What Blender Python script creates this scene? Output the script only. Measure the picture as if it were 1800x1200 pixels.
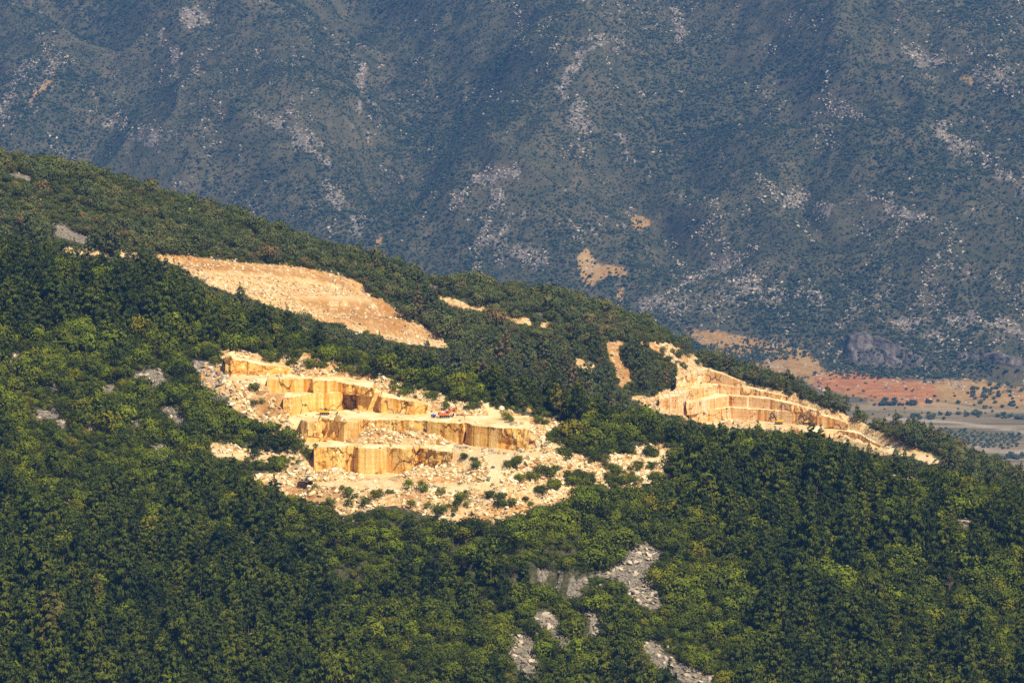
import bpy, bmesh, math, random
import numpy as np
from mathutils import Vector, Matrix
R = math.radians
for o in list(bpy.data.objects): bpy.data.objects.remove(o)
SC = bpy.context.scene
COL = SC.collection

# ------------------------------------------------------------------ camera, world, sun
CAMZ = 500.0; PITCH = R(6.0); FP = 6750.0          # 135 mm lens, 1800 px wide photograph
cd = bpy.data.cameras.new('camera'); cam = bpy.data.objects.new('camera', cd); COL.objects.link(cam)
cam.location = (0, 0, CAMZ); cam.rotation_euler = (R(90) - PITCH, 0, 0)
cd.lens = 135; cd.sensor_width = 36; cd.clip_start = 1; cd.clip_end = 30000
SC.camera = cam
SUN_AZ = Vector((0.54, -0.84, 0)).normalized(); SUN_EL = R(50)
w = bpy.data.worlds.new('World'); SC.world = w; w.use_nodes = True
nt = w.node_tree; bg = nt.nodes['Background']
sky = nt.nodes.new('ShaderNodeTexSky'); sky.sky_type = 'NISHITA'; sky.sun_disc = False
sky.sun_elevation = SUN_EL; sky.sun_rotation = math.atan2(SUN_AZ.x, SUN_AZ.y)
nt.links.new(sky.outputs[0], bg.inputs[0]); bg.inputs[1].default_value = 0.05
ld = bpy.data.lights.new('sun', 'SUN'); ld.energy = 5.0; ld.angle = R(0.5); ld.color = (1, 0.90, 0.74)
sun = bpy.data.objects.new('sun', ld); COL.objects.link(sun); sun.location = (600, 600, 1500)
sdir = SUN_AZ * math.cos(SUN_EL) + Vector((0, 0, math.sin(SUN_EL)))
sun.rotation_euler = sdir.to_track_quat('Z', 'Y').to_euler()
SC.view_settings.view_transform = 'Standard'; SC.view_settings.look = 'None'
SC.view_settings.exposure = 0.45; SC.view_settings.gamma = 1.0
SC.cycles.use_denoising = False; SC.cycles.max_bounces = 4; SC.cycles.diffuse_bounces = 3; SC.cycles.glossy_bounces = 1
SC.cycles.transmission_bounces = 1; SC.cycles.volume_bounces = 0; SC.cycles.transparent_max_bounces = 4

# ------------------------------------------------------------------ helpers
rng = np.random.default_rng(7); random.seed(7)
cT, sT = math.cos(PITCH), math.sin(PITCH)
def proj(x, y, z):
    """world point -> where the photograph shows it (1800 x 1200 pixels)"""
    dz = z - CAMZ
    f = y * cT - dz * sT; up = y * sT + dz * cT
    return 900 + FP * x / f, 600 - FP * up / f
def ray(px, py):
    u = (np.asarray(px, float) - 900) / FP; v = (600 - np.asarray(py, float)) / FP
    return u, cT + v * sT, -sT + v * cT
def at_z(px, py, z):
    dx, dy, dz = ray(px, py); t = (z - CAMZ) / dz
    return dx * t, dy * t
def hsh(ix, iy, s):
    n = (ix.astype(np.int64) * 374761393 + iy.astype(np.int64) * 668265263 + s * 1442695041) & 0xffffffff
    n = ((n ^ (n >> 13)) * 1274126177) & 0xffffffff
    return ((n ^ (n >> 16)) & 0xffff) / 65535.0
def vn(x, y, s=0):
    x = np.asarray(x, float); y = np.asarray(y, float)
    ix = np.floor(x); iy = np.floor(y); fx = x - ix; fy = y - iy
    fx = fx * fx * (3 - 2 * fx); fy = fy * fy * (3 - 2 * fy)
    ix = ix.astype(np.int64); iy = iy.astype(np.int64)
    a = hsh(ix, iy, s); b = hsh(ix + 1, iy, s); c = hsh(ix, iy + 1, s); d = hsh(ix + 1, iy + 1, s)
    return (a * (1 - fx) + b * fx) * (1 - fy) + (c * (1 - fx) + d * fx) * fy
def fbm(x, y, s=0, o=4):
    t = 0; a = 0.5; n = 0
    for k in range(o):
        t = t + a * vn(x * 2**k, y * 2**k, s + k * 17); n += a; a *= .5
    return t / n * 2 - 1
def inpoly(px, py, poly):
    px = np.asarray(px, float); py = np.asarray(py, float)
    r = np.zeros(px.shape, bool); n = len(poly)
    for i in range(n):
        x1, y1 = poly[i]; x2, y2 = poly[(i + 1) % n]
        if y1 == y2: continue
        c = ((y1 > py) != (y2 > py)) & (px < (x2 - x1) * (py - y1) / (y2 - y1) + x1)
        r ^= c
    return r
def pdist(px, py, poly, closed=True):
    d = np.full(np.shape(px), 1e9); n = len(poly)
    for i in range(n if closed else n - 1):
        x1, y1 = poly[i]; x2, y2 = poly[(i + 1) % n]
        ex, ey = x2 - x1, y2 - y1; L = ex * ex + ey * ey + 1e-9
        t = np.clip(((px - x1) * ex + (py - y1) * ey) / L, 0, 1)
        d = np.minimum(d, np.hypot(px - x1 - t * ex, py - y1 - t * ey))
    return d
def odist(px, py, poly):
    """distance outside a polygon (0 inside)"""
    d = pdist(px, py, poly); d[inpoly(px, py, poly)] = 0; return d

def tag(o, label=None, cat=None, group=None, kind=None):
    if label: o['label'] = label
    if cat: o['category'] = cat
    if group: o['group'] = group
    if kind: o['kind'] = kind
    return o
def link(name, me, mats=(), parent=None):
    o = bpy.data.objects.new(name, me); COL.objects.link(o)
    for m in mats:
        if me is not None: me.materials.append(m)
    if parent: o.parent = parent
    return o
def mesh_np(name, V, F, mi=None, smooth=False):
    """V (n,3), F (m,k) constant k"""
    me = bpy.data.meshes.new(name); V = np.asarray(V, np.float32); F = np.asarray(F, np.int32)
    m, k = F.shape
    me.vertices.add(len(V)); me.vertices.foreach_set('co', V.ravel())
    me.loops.add(m * k); me.loops.foreach_set('vertex_index', F.ravel())
    me.polygons.add(m); me.polygons.foreach_set('loop_start', np.arange(0, m * k, k, dtype=np.int32))
    me.polygons.foreach_set('loop_total', np.full(m, k, np.int32))
    if mi is not None: me.polygons.foreach_set('material_index', np.asarray(mi, np.int32))
    me.polygons.foreach_set('use_smooth', np.full(m, smooth))
    me.update(calc_edges=True); me.validate(); return me
def fattr(me, name, vals, dom='POINT'):
    a = me.attributes.new(name, 'FLOAT', dom); a.data.foreach_set('value', np.asarray(vals, np.float32).ravel())
def grid_mesh(name, X, Y, Z, smooth=True):
    ny, nx = X.shape; V = np.stack([X, Y, Z], -1).reshape(-1, 3)
    i = np.arange(ny - 1)[:, None] * nx + np.arange(nx - 1)[None]
    F = np.stack([i, i + 1, i + nx + 1, i + nx], -1).reshape(-1, 4)
    return mesh_np(name, V, F, smooth=smooth)

# ------------------------------------------------------------------ materials
class NM:
    def __init__(s, name):
        s.m = bpy.data.materials.new(name); s.m.use_nodes = True; s.t = s.m.node_tree
        s.b = s.t.nodes['Principled BSDF']; s.b.inputs['Roughness'].default_value = 0.85
        s.b.inputs['Specular IOR Level'].default_value = 0.15
    def n(s, typ, **k):
        nd = s.t.nodes.new(typ)
        for a, v in k.items(): setattr(nd, a, v)
        return nd
    def l(s, a, b): s.t.links.new(a, b); return s
    def pos(s, sc=(1, 1, 1), obj=False, rot=(0, 0, 0)):
        if obj: src = s.n('ShaderNodeTexCoord').outputs['Object']
        else: src = s.n('ShaderNodeNewGeometry').outputs['Position']
        mp = s.n('ShaderNodeMapping'); mp.inputs['Scale'].default_value = sc; mp.inputs['Rotation'].default_value = rot
        s.l(src, mp.inputs[0]); return mp.outputs[0]
    def noise(s, scale, vec=None, detail=4, rough=.6, dist=0):
        nd = s.n('ShaderNodeTexNoise'); nd.inputs['Scale'].default_value = scale
        nd.inputs['Detail'].default_value = detail; nd.inputs['Roughness'].default_value = rough
        nd.inputs['Distortion'].default_value = dist
        s.l(vec if vec is not None else s.pos(), nd.inputs['Vector']); return nd.outputs[0]
    def ramp(s, fac, stops):
        r = s.n('ShaderNodeValToRGB'); e = r.color_ramp.elements
        while len(e) < len(stops): e.new(0.5)
        for k, (p, c) in enumerate(stops):
            e[k].position = p; e[k].color = (*c, 1) if isinstance(c, tuple) else (c, c, c, 1)
        s.l(fac, r.inputs[0]); return r.outputs[0]
    def mix(s, f, a, b, mode='MIX'):
        nd = s.n('ShaderNodeMix', data_type='RGBA', blend_type=mode)
        for v, i in ((f, 0), (a, 6), (b, 7)):
            if isinstance(v, (int, float)): nd.inputs[i].default_value = v
            elif isinstance(v, tuple): nd.inputs[i].default_value = (*v, 1)
            else: s.l(v, nd.inputs[i])
        return nd.outputs[2]
    def math(s, op, a, b=0.0, c=0.0, clamp=False):
        nd = s.n('ShaderNodeMath', operation=op, use_clamp=clamp)
        for i, v in enumerate((a, b, c)):
            if isinstance(v, (int, float)): nd.inputs[i].default_value = v
            else: s.l(v, nd.inputs[i])
        return nd.outputs[0]
    def attr(s, name):
        nd = s.n('ShaderNodeAttribute', attribute_name=name); return nd.outputs['Fac']
    def rnd(s): return s.n('ShaderNodeObjectInfo').outputs['Random']
    def bump(s, h, strength=.5, dist=.3):
        nd = s.n('ShaderNodeBump'); nd.inputs['Strength'].default_value = strength
        nd.inputs['Distance'].default_value = dist; s.l(h, nd.inputs['Height']); s.l(nd.outputs[0], s.b.inputs['Normal'])
    def out(s, c):
        if isinstance(c, tuple): s.b.inputs['Base Color'].default_value = (*c, 1)
        else: s.l(c, s.b.inputs['Base Color'])
        return s.m
def plain(name, c, rough=.6, metal=0.0, grime=(.45, .32, .17), amt=.6):
    m = NM(name); m.b.inputs['Roughness'].default_value = rough; m.b.inputs['Metallic'].default_value = metal
    g = m.ramp(m.noise(1.6, m.pos(obj=True)), [(.45, 0.0), (.75, amt)])
    return m.out(m.mix(g, c, grime))
def foliage(name, ramp, tip):
    m = NM(name); m.b.inputs['Roughness'].default_value = .75
    base = m.ramp(m.rnd(), ramp)
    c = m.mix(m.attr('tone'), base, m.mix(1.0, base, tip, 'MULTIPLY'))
    nz = m.ramp(m.noise(.035, m.pos()), [(.35, (.78, .82, .9)), (.65, (1.15, 1.1, .85))])
    return m.out(m.mix(1.0, c, nz, 'MULTIPLY'))
M = {}
M['pine'] = foliage('pine_needles', [(0, (.015, .025, .005)), (.3, (.029, .041, .005)), (.65, (.046, .060, .006)), (.985, (.066, .076, .006)), (1, (.080, .072, .015))], (2.15, 2.15, 1.4))
M['maquis'] = foliage('maquis_leaves', [(0, (.024, .035, .005)), (.3, (.045, .060, .005)), (.6, (.070, .086, .005)), (.92, (.094, .124, .005)), (1, (.120, .108, .006))], (2.1, 1.95, 1.2))
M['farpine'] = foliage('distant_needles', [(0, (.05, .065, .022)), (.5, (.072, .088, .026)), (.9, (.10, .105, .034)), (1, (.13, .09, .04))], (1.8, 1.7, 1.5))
M['scrub'] = foliage('scrub_leaves', [(0, (.030, .050, .022)), (.5, (.050, .074, .026)), (1, (.082, .098, .034))], (1.6, 1.6, 1.4))
M['redleaf'] = foliage('red_leaves', [(0, (.45, .06, .03)), (1, (.5, .09, .04))], (1.3, 1.2, 1.1))
m = NM('bark'); M['bark'] = m.out(m.ramp(m.noise(3, m.pos(obj=True, sc=(1, 1, .3))), [(.3, (.06, .035, .02)), (.7, (.17, .11, .07))]))
m = NM('dead_wood'); M['dead'] = m.out(m.ramp(m.noise(2, m.pos(obj=True)), [(.3, (.2, .13, .1)), (.7, (.36, .27, .21))]))

def stone_wall(name='cut_limestone', tint=(1, 1, 1)):
    m = NM(name)
    st = m.noise(1.0, m.pos((.30, .30, .02)), 3, .6)
    c = m.ramp(st, [(.30, (.44, .17, .02)), (.40, (.64, .36, .08)), (.47, (.76, .58, .30)), (.54, (.72, .44, .12)), (.62, (.82, .68, .44)), (.72, (.70, .40, .10))])
    c2 = m.ramp(m.noise(.09, m.pos(), 3), [(.36, (.95, .80, .58)), (.62, (1.08, 1.07, 1.06))])
    c = m.mix(.9, c, c2, 'MULTIPLY')
    v = m.n('ShaderNodeTexVoronoi', feature='DISTANCE_TO_EDGE'); v.inputs['Scale'].default_value = 1
    dn = m.n('ShaderNodeMix', data_type='RGBA'); dn.inputs[0].default_value = .35
    p = m.pos((.10, .10, .085), rot=(0, R(32), 0)); nn = m.n('ShaderNodeTexNoise'); nn.inputs['Scale'].default_value = 3
    m.l(p, nn.inputs['Vector']); m.l(p, dn.inputs[6]); m.l(nn.outputs['Color'], dn.inputs[7])
    m.l(dn.outputs[2], v.inputs['Vector'])
    ck = m.ramp(v.outputs[0], [(0, 1.0), (.012, .8), (.03, 0.0)])
    ck = m.math('MULTIPLY', ck, m.ramp(m.noise(.13, m.pos()), [(.42, 0.0), (.52, 1.0)]))
    c = m.mix(ck, c, (.11, .045, .02))
    br = m.ramp(m.noise(.35, m.pos((1, 1, .7), rot=(0, R(25), 0)), 6, .7), [(.56, 0.0), (.66, .8)])
    br = m.math('MULTIPLY', br, m.math('MAXIMUM', m.attr('broken'), .14))
    c = m.mix(br, c, (.42, .18, .04))
    dl = m.n('ShaderNodeTexWave', wave_type='BANDS', bands_direction='Z'); dl.inputs['Scale'].default_value = .12
    dl.inputs['Distortion'].default_value = .4; m.l(m.pos(), dl.inputs['Vector'])
    c = m.mix(.10, c, dl.outputs['Color'], 'MULTIPLY')
    m.bump(m.noise(.9, m.pos(), 6, .65), .55, .8)
    return m.out(m.mix(1.0, c, tint, 'MULTIPLY'))
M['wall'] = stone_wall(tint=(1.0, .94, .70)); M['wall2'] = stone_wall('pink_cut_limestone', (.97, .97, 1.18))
def stone_floor():
    m = NM('quarry_floor')
    c = m.ramp(m.noise(.10, m.pos((1, .4, 1)), 5), [(.35, (.70, .48, .20)), (.5, (.84, .64, .34)), (.65, (.88, .74, .48))])
    tr = m.ramp(m.noise(.5, m.pos((.12, 1, 1)), 4, .7), [(.38, (.72, .60, .45)), (.5, (1., 1., 1.))])
    c = m.mix(.8, c, tr, 'MULTIPLY')
    m.bump(m.noise(1.2, m.pos(), 5), .4, .4)
    return m.out(c)
M['floor'] = stone_floor()
def rock(name, stops, bands=None):
    m = NM(name)
    c = m.ramp(m.rnd(), stops)
    c = m.mix(.8, c, m.ramp(m.noise(1.1, m.pos(obj=True), 4), [(.3, (.62, .52, .42)), (.6, (1.05, 1.03, 1.0))]), 'MULTIPLY')
    m.bump(m.noise(2.5, m.pos(obj=True), 4), .5, .3)
    return m.out(c)
M['rock'] = rock('pale_rubble', [(0, (.38, .21, .07)), (.25, (.58, .41, .19)), (.55, (.78, .63, .37)), (1, (.90, .81, .60))])
M['grey'] = rock('grey_limestone', [(0, (.20, .165, .12)), (.5, (.40, .34, .26)), (1, (.60, .53, .42))])
M['farrock'] = rock('distant_limestone', [(0, (.26, .21, .16)), (.5, (.42, .36, .28)), (1, (.62, .54, .43))])
def hill_mat():
    m = NM('hillside_ground')
    g = m.ramp(m.noise(.5, m.pos(), 8, .8), [(.35, (.028, .035, .012)), (.5, (.06, .062, .024)), (.6, (.13, .105, .06)), (.7, (.30, .26, .20))])
    sp = m.ramp(m.noise(.45, m.pos(), 6, .75), [(.38, (.36, .19, .07)), (.46, (.56, .38, .17)), (.55, (.72, .55, .30)), (.66, (.82, .70, .49))])
    big = m.ramp(m.noise(.05, m.pos(), 3), [(.36, (.88, .62, .36)), (.50, (1.0, .97, .92))])
    sp = m.mix(.85, sp, big, 'MULTIPLY')
    jag = m.math('MULTIPLY_ADD', m.noise(.3, m.pos(), 5, .7), .9, -.45)
    f = m.math('ADD', m.attr('stone'), jag); f = m.ramp(f, [(.42, 0.0), (.55, 1.0)])
    c = m.mix(f, g, sp)
    fl = m.ramp(m.noise(.12, m.pos((1, .4, 1)), 5), [(.3, (.68, .44, .17)), (.5, (.84, .63, .33)), (.7, (.88, .73, .47))])
    ff = m.ramp(m.math('ADD', m.attr('floor'), m.math('MULTIPLY', jag, .35)), [(.45, 0.0), (.6, 1.0)])
    c = m.mix(ff, c, fl)
    gr = m.ramp(m.noise(.8, m.pos(), 6, .8), [(.38, (.06, .05, .035)), (.5, (.21, .18, .14)), (.66, (.40, .35, .28))])
    fg = m.ramp(m.math('ADD', m.attr('grey'), jag), [(.42, 0.0), (.55, 1.0)])
    c = m.mix(fg, c, gr)
    oc = m.ramp(m.noise(.22, m.pos(), 5, .7), [(.32, 0.0), (.5, .9)])
    c = m.mix(m.math('MULTIPLY', m.math('MULTIPLY', oc, f), m.attr('soil')), c, (.39, .185, .055))
    m.bump(m.noise(.9, m.pos(), 6, .75), .8, 1.2)
    return m.out(c)
M['hill'] = hill_mat()
def mtn_mat():
    m = NM('mountain_ground')
    g = m.ramp(m.noise(.02, m.pos(), 6, .7), [(.35, (.055, .062, .026)), (.5, (.092, .086, .040)), (.65, (.145, .12, .060))])
    rk = m.ramp(m.noise(.10, m.pos((1, 1, 2.5)), 6, .8), [(.38, (.08, .07, .05)), (.5, (.20, .17, .13)), (.64, (.40, .35, .28))])
    jag = m.math('MULTIPLY_ADD', m.noise(.035, m.pos((1, .45, 1)), 8, .8), 2.4, -1.2)
    f = m.ramp(m.math('ADD', m.attr('rock'), jag), [(.45, 0.0), (.62, 1.0)])
    c = m.mix(f, g, rk)
    og = m.ramp(m.noise(.03, m.pos((1, .6, 1)), 6, .7), [(.35, (.30, .18, .06)), (.5, (.48, .28, .09)), (.68, (.54, .38, .18))])
    fo = m.ramp(m.math('ADD', m.attr('orange'), m.math('MULTIPLY', jag, 1.1)), [(.4, 0.0), (.7, .9)])
    c = m.mix(fo, c, og)
    fd = m.ramp(m.noise(.02, m.pos((.12, 1, 1), rot=(0, 0, R(-6))), 5, .7), [(.35, (.10, .11, .045)), (.48, (.22, .17, .09)), (.6, (.36, .27, .15)), (.75, (.42, .34, .22))])
    c = m.mix(m.attr('field'), c, fd)
    c = m.mix(m.attr('red'), c, m.ramp(m.noise(.05, m.pos(), 5), [(.35, (.36, .13, .04)), (.65, (.54, .25, .08))]))
    c = m.mix(m.attr('cliff'), c, m.ramp(m.noise(.12, m.pos((1, 1, .5)), 6, .75), [(.4, (.06, .05, .045)), (.6, (.20, .17, .15))]))
    c = m.mix(m.attr('road'), c, (.50, .42, .32))
    m.bump(m.noise(.12, m.pos(), 6, .75), .8, 5)
    return m.out(c)
M['mtn'] = mtn_mat()

# ------------------------------------------------------------------ what the photograph shows where (pixels)
TREELINE_A = [(-300, 350), (0, 410), (60, 428), (110, 446), (200, 446), (270, 452), (330, 490), (420, 522), (520, 555), (640, 588), (700, 602),
              (780, 622), (850, 640), (900, 650), (960, 662), (1060, 695), (1150, 722), (1200, 738), (1300, 752), (1400, 752),
              (1440, 770), (1480, 785), (1560, 805), (1640, 815), (1700, 828), (1800, 856), (2100, 930)]
TREELINE_B = [(-300, 170), (0, 258), (100, 272), (160, 290), (240, 312), (330, 340), (420, 370), (500, 402), (560, 412), (620, 428), (680, 452), (760, 478),
              (830, 486), (900, 492), (1000, 508), (1080, 530), (1160, 556), (1200, 585), (1240, 615), (1320, 640), (1400, 658),
              (1460, 682), (1520, 705), (1560, 722), (1640, 755), (1700, 785), (1740, 800), (1800, 826), (2100, 930)]
Q = [(388, 612), (430, 620), (510, 634), (560, 630), (625, 645), (690, 668), (740, 682), (800, 702), (860, 712), (920, 730),
     (985, 742), (1005, 755), (985, 765), (1000, 795), (1040, 805), (1062, 788), (1108, 802), (1125, 782), (1172, 780), (1178, 800),
     (1165, 830), (1207, 845), (1160, 850), (1120, 860), (1040, 848), (1000, 878), (940, 890), (890, 908), (805, 918),
     (740, 900), (690, 885), (600, 905), (575, 878), (520, 878), (465, 850), (440, 835), (500, 826), (545, 812), (500, 800), (440, 812), (372, 798), (370, 776), (420, 786),
     (500, 792), (545, 792), (500, 740), (455, 742), (410, 718), (395, 680)]
SCAR = [(108, 434), (150, 439), (280, 446), (330, 450), (420, 462), (520, 467), (590, 483), (618, 488), (650, 510), (700, 550),
        (745, 573), (770, 584), (790, 612), (700, 602), (640, 585), (520, 552), (420, 518), (330, 488), (320, 470), (280, 457), (110, 447)]
RQ = [(1120, 600), (1180, 603), (1225, 625), (1240, 645), (1310, 668), (1400, 698), (1440, 712), (1500, 732), (1550, 762), (1600, 780),
      (1660, 812), (1630, 815), (1600, 800), (1540, 800), (1440, 765), (1300, 752), (1210, 738), (1150, 722), (1110, 705), (1115, 694), (1150, 700), (1156, 690), (1190, 680), (1190, 655), (1160, 620)]
BITS = [[(762, 517), (790, 523), (830, 537), (860, 540), (855, 548), (820, 546), (790, 536)], [(890, 556), (930, 559), (935, 572), (905, 567)],
        [(950, 562), (968, 565), (965, 580), (952, 575)], [(1008, 628), (1045, 640), (1042, 656), (1012, 646)],
        [(1065, 598), (1100, 600), (1088, 612), (1092, 640), (1112, 650), (1112, 672), (1090, 682), (1082, 655), (1070, 625)]]
GREYS = [[(945, 993), (985, 1008), (1020, 1020), (1060, 1003), (1090, 975), (1130, 955), (1168, 970), (1145, 1000), (1155, 1030), (1168, 1078), (1140, 1068), (1108, 1055), (1095, 1022), (1060, 1012), (1025, 1030), (1017, 1058), (995, 1045), (975, 1022), (945, 1015)],
         [(938, 1078), (965, 1070), (985, 1095), (1002, 1125), (990, 1142), (965, 1112), (940, 1100)],
         [(888, 1128), (925, 1110), (950, 1150), (952, 1180), (935, 1215), (905, 1165)],
         [(1022, 1062), (1054, 1075), (1062, 1100), (1052, 1134), (1035, 1118), (1038, 1090)],
         [(1125, 1138), (1145, 1120), (1168, 1150), (1200, 1163), (1255, 1190), (1240, 1205), (1190, 1198), (1150, 1168)],
         [(235, 660), (262, 648), (292, 655), (292, 678), (265, 692), (255, 668)], [(280, 715), (325, 722), (330, 740), (312, 762), (295, 738)],
         [(235, 740), (258, 733), (255, 762), (238, 752)], [(268, 782), (297, 780), (292, 810), (276, 806)],
         [(330, 630), (390, 640), (400, 700), (375, 705), (345, 658)], [(62, 722), (100, 715), (100, 735), (65, 738)], [(98, 742), (116, 740), (112, 756), (100, 756)],
         [(1360, 975), (1385, 978), (1380, 990), (1362, 986)], [(1568, 830), (1590, 828), (1615, 835), (1610, 842), (1572, 842)],
         [(1682, 912), (1702, 915), (1698, 930), (1684, 926)], [(80, 595), (97, 600), (95, 610), (78, 607)], [(20, 622), (42, 620), (36, 650), (14, 645)],
         [(150, 745), (170, 742), (165, 756), (150, 754)], [(182, 680), (200, 676), (196, 694), (184, 695)], [(92, 672), (104, 672), (102, 684), (90, 684)], [(310, 1195), (330, 1190), (328, 1205), (312, 1205)]]
GREYS_B = [[(78, 390), (110, 397), (170, 424), (166, 434), (100, 415)], [(1140, 562), (1190, 570), (1208, 582), (1180, 586), (1150, 574)],
           [(10, 302), (65, 312), (62, 320), (12, 312)], [(755, 500), (775, 505), (772, 515), (758, 512)], [(935, 545), (960, 548), (955, 556), (938, 553)]]
FLOORS = [[(555, 787), (700, 790), (792, 797), (860, 800), (900, 803), (965, 797), (930, 788), (870, 782), (700, 780), (540, 778)],
          [(845, 797), (886, 800), (890, 826), (868, 860), (836, 860), (864, 824)], [(600, 846), (700, 838), (800, 848), (862, 855), (800, 862), (650, 858)],
          [(848, 706), (872, 706), (890, 745), (868, 748)], [(930, 858), (1010, 848), (1008, 856), (930, 866)], [(1130, 805), (1165, 785), (1170, 800), (1140, 822)],
          [(380, 797), (520, 795), (520, 801), (380, 803)], [(330, 472), (480, 478), (600, 500), (600, 507), (480, 488), (330, 480)],
          [(500, 520), (640, 520), (700, 560), (640, 545), (560, 535)], [(395, 660), (470, 662), (468, 668), (395, 668)],
          [(1066, 600), (1085, 602), (1090, 640), (1075, 640)], [(1290, 735), (1450, 745), (1560, 772), (1660, 812), (1640, 815), (1540, 790), (1450, 752), (1290, 748)]]
ALLQ = [Q, SCAR, RQ] + BITS
def lin(tab, x): return np.interp(x, [p[0] for p in tab], [p[1] for p in tab])

# ------------------------------------------------------------------ near hills: one height function
def pxof(x, y, zc=280.0): return 900 + FP * x / (y * cT - (zc - CAMZ) * sT)
UN = 1.6; VZ = CAMZ - CAMZ * UN       # the far valley floor lies 800 m below the camera
MA = 0.45; YA = 1633.0; ZA = 180.0
def hA(x, y):
    px = pxof(x, y)
    py = lin(TREELINE_A, px) + 40 - 14 * np.clip((px - 1000) / 400, 0, 1)
    _, dy, dz = ray(px, py)                       # crest of the near spur
    s = dz / dy
    yc = (ZA - MA * YA - CAMZ) / (s - MA); zc = CAMZ + s * yc
    front = ZA + MA * (y - YA); back = zc - .42 * (y - yc)
    d = front - back; k = 6.0
    return np.where(np.abs(d) < k, np.minimum(front, back) - (k - np.abs(d))**2 / (4 * k), np.minimum(front, back))
DC = [(-300, 2330), (0, 2300), (400, 2350), (800, 2390), (1237, 2425), (1310, 2395), (1380, 2348), (1450, 2318), (1560, 2250), (1660, 2195), (1800, 2130), (2100, 2020)]
def hB(x, y):
    px = pxof(x, y, 240.0)
    py = lin(TREELINE_B, px) + 22; yc = lin(DC, px)
    _, dy, dz = ray(px, py); zc = CAMZ + dz / dy * yc
    d = yc - y
    return np.where(d > 0, zc - .42 * (np.sqrt(d * d + 144) - 12), zc - .52 * (np.sqrt(d * d + 144) - 12))
def nz(x, y):
    return 2.6 * fbm(x / 55, y / 55, 3, 4) + 1.0 * fbm(x / 9, y / 9, 11, 3)
def base_h(x, y):
    return np.maximum(np.maximum(hA(x, y), hB(x, y)) + nz(x, y), VZ - 1)

# quarry benches: (wall foot in pixels, floor z, top z's)
BEN = [
 dict(z=249.0, top=[261] * 10, foot=[(552, 830), (605, 829), (622, 827), (630, 831), (672, 832), (676, 829), (705, 832), (728, 833), (734, 829), (792, 840)], depth=48, brk=[(552, 600, .9), (715, 792, 1.)]),
 dict(z=261.0, top=[271] * 14, foot=[(528, 774), (540, 776), (562, 776), (566, 770), (582, 773), (604, 777), (632, 778), (634, 774), (641, 773), (740, 775), (815, 781), (817, 777), (832, 783), (930, 792)], depth=40, brk=[(534, 542, .7), (550, 592, 1.), (810, 822, 1.), (880, 930, .9), (640, 748, .6)]),
 dict(z=271.0, top=[280, 280, 280, 280, 280, 280, 280, 280, 279, 277.5, 276], foot=[(498, 731), (512, 731), (545, 724), (600, 722), (606, 719), (625, 718), (629, 723), (669, 722), (672, 726), (729, 729), (752, 728)], depth=32, brk=[(498, 515, .8), (600, 608, .8), (655, 674, 1.), (700, 752, .8)]),
 dict(z=280.0, top=[286.6, 286.6, 286.6, 286.2, 286, 285.5, 284, 283.4], foot=[(470, 690), (500, 689), (545, 689), (549, 691), (580, 690), (584, 688), (621, 690), (655, 693)], depth=26, brk=[(540, 560, .8), (600, 655, .8)]),
 dict(z=286.6, top=[296, 297, 294, 293, 291, 290], foot=[(396, 660), (407, 661), (409, 658), (440, 658), (470, 658), (509, 657)], depth=12, brk=[(396, 509, .8)]),
 dict(z=205.4, top=[212.4, 212.4, 212.4, 212.4, 212.4, 211.5, 208.5], foot=[(1210, 745), (1243, 741), (1282, 735), (1350, 740), (1423, 746), (1452, 748), (1490, 752)], depth=40, dep=[40, 40, 26, 22, 16, 9, 5], brk=[]),
 dict(z=212.4, top=[219, 219, 219, 219, 217.5, 215.5, 214.4], foot=[(1209, 727), (1243, 721), (1282, 713.5), (1350, 719), (1383, 722), (1420, 726), (1445, 730)], depth=42, dep=[42, 42, 25, 16, 11, 8, 5], brk=[(1390, 1445, 1.), (1205, 1220, .8)]),
 dict(z=219.0, top=[224.8] * 6 + [224.3, 221.5, 220.2], foot=[(1160, 718), (1178, 714), (1192, 711), (1207, 705), (1250, 695), (1262, 692), (1300, 694), (1358, 698), (1384, 700)], depth=40, deep=14, dep=[14, 20, 30, 30, 22, 20, 14, 8, 5], brk=[(1160, 1215, .5), (1300, 1384, 1.)]),
 dict(z=224.8, top=[231, 232, 233.2, 231.5, 227.5], foot=[(1188, 683), (1213, 679), (1238, 672.5), (1267, 675), (1304, 678)], depth=14, dep=[12, 12, 12, 9, 5], brk=[(1188, 1232, 1.), (1290, 1304, .7)]),
 dict(z=197.0, top=[203.9, 203.9, 203.5, 201, 199], foot=[(1440, 777), (1480, 776), (1510, 781), (1540, 790), (1562, 800)], depth=24, dep=[22, 22, 14, 8, 5], brk=[(1500, 1562, .8)]),
]
for b in BEN:
    fx, fy = at_z([p[0] for p in b['foot']], [p[1] for p in b['foot']], b['z'])
    b['w'] = list(zip(fx, fy)); dp = b.get('dep') or [b['depth'] + max(fy) - q for q in fy]
    b['bk'] = [q + d for q, d in zip(fy, dp)]; b['poly'] = b['w'] + [(x, y) for (x, _), y in zip(b['w'], b['bk'])][::-1]
def world_poly(pp, z):
    x, y = at_z([p[0] for p in pp], [p[1] for p in pp], z); return list(zip(x, y))
def bench_pad(i, extra=()):
    """floor in front of the wall i: runs along its foot"""
    b = BEN[i]; return [(x, y + 1.5) for x, y in b['w']]
PADS = []   # (polygon in world xy, z)
PADS.append((world_poly([(560, 850), (660, 857), (760, 858), (806, 858), (806, 846)], 249) + bench_pad(0)[::-1][1:], 249))
e1 = [(x, y - 1) for x, y in BEN[0]['w']]
PADS.append((e1 + world_poly([(800, 798), (890, 806), (965, 800), (950, 792)], 261) + bench_pad(1)[::-1], 261))
e2 = [(x, y - 1) for x, y in BEN[1]['w']]
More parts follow.
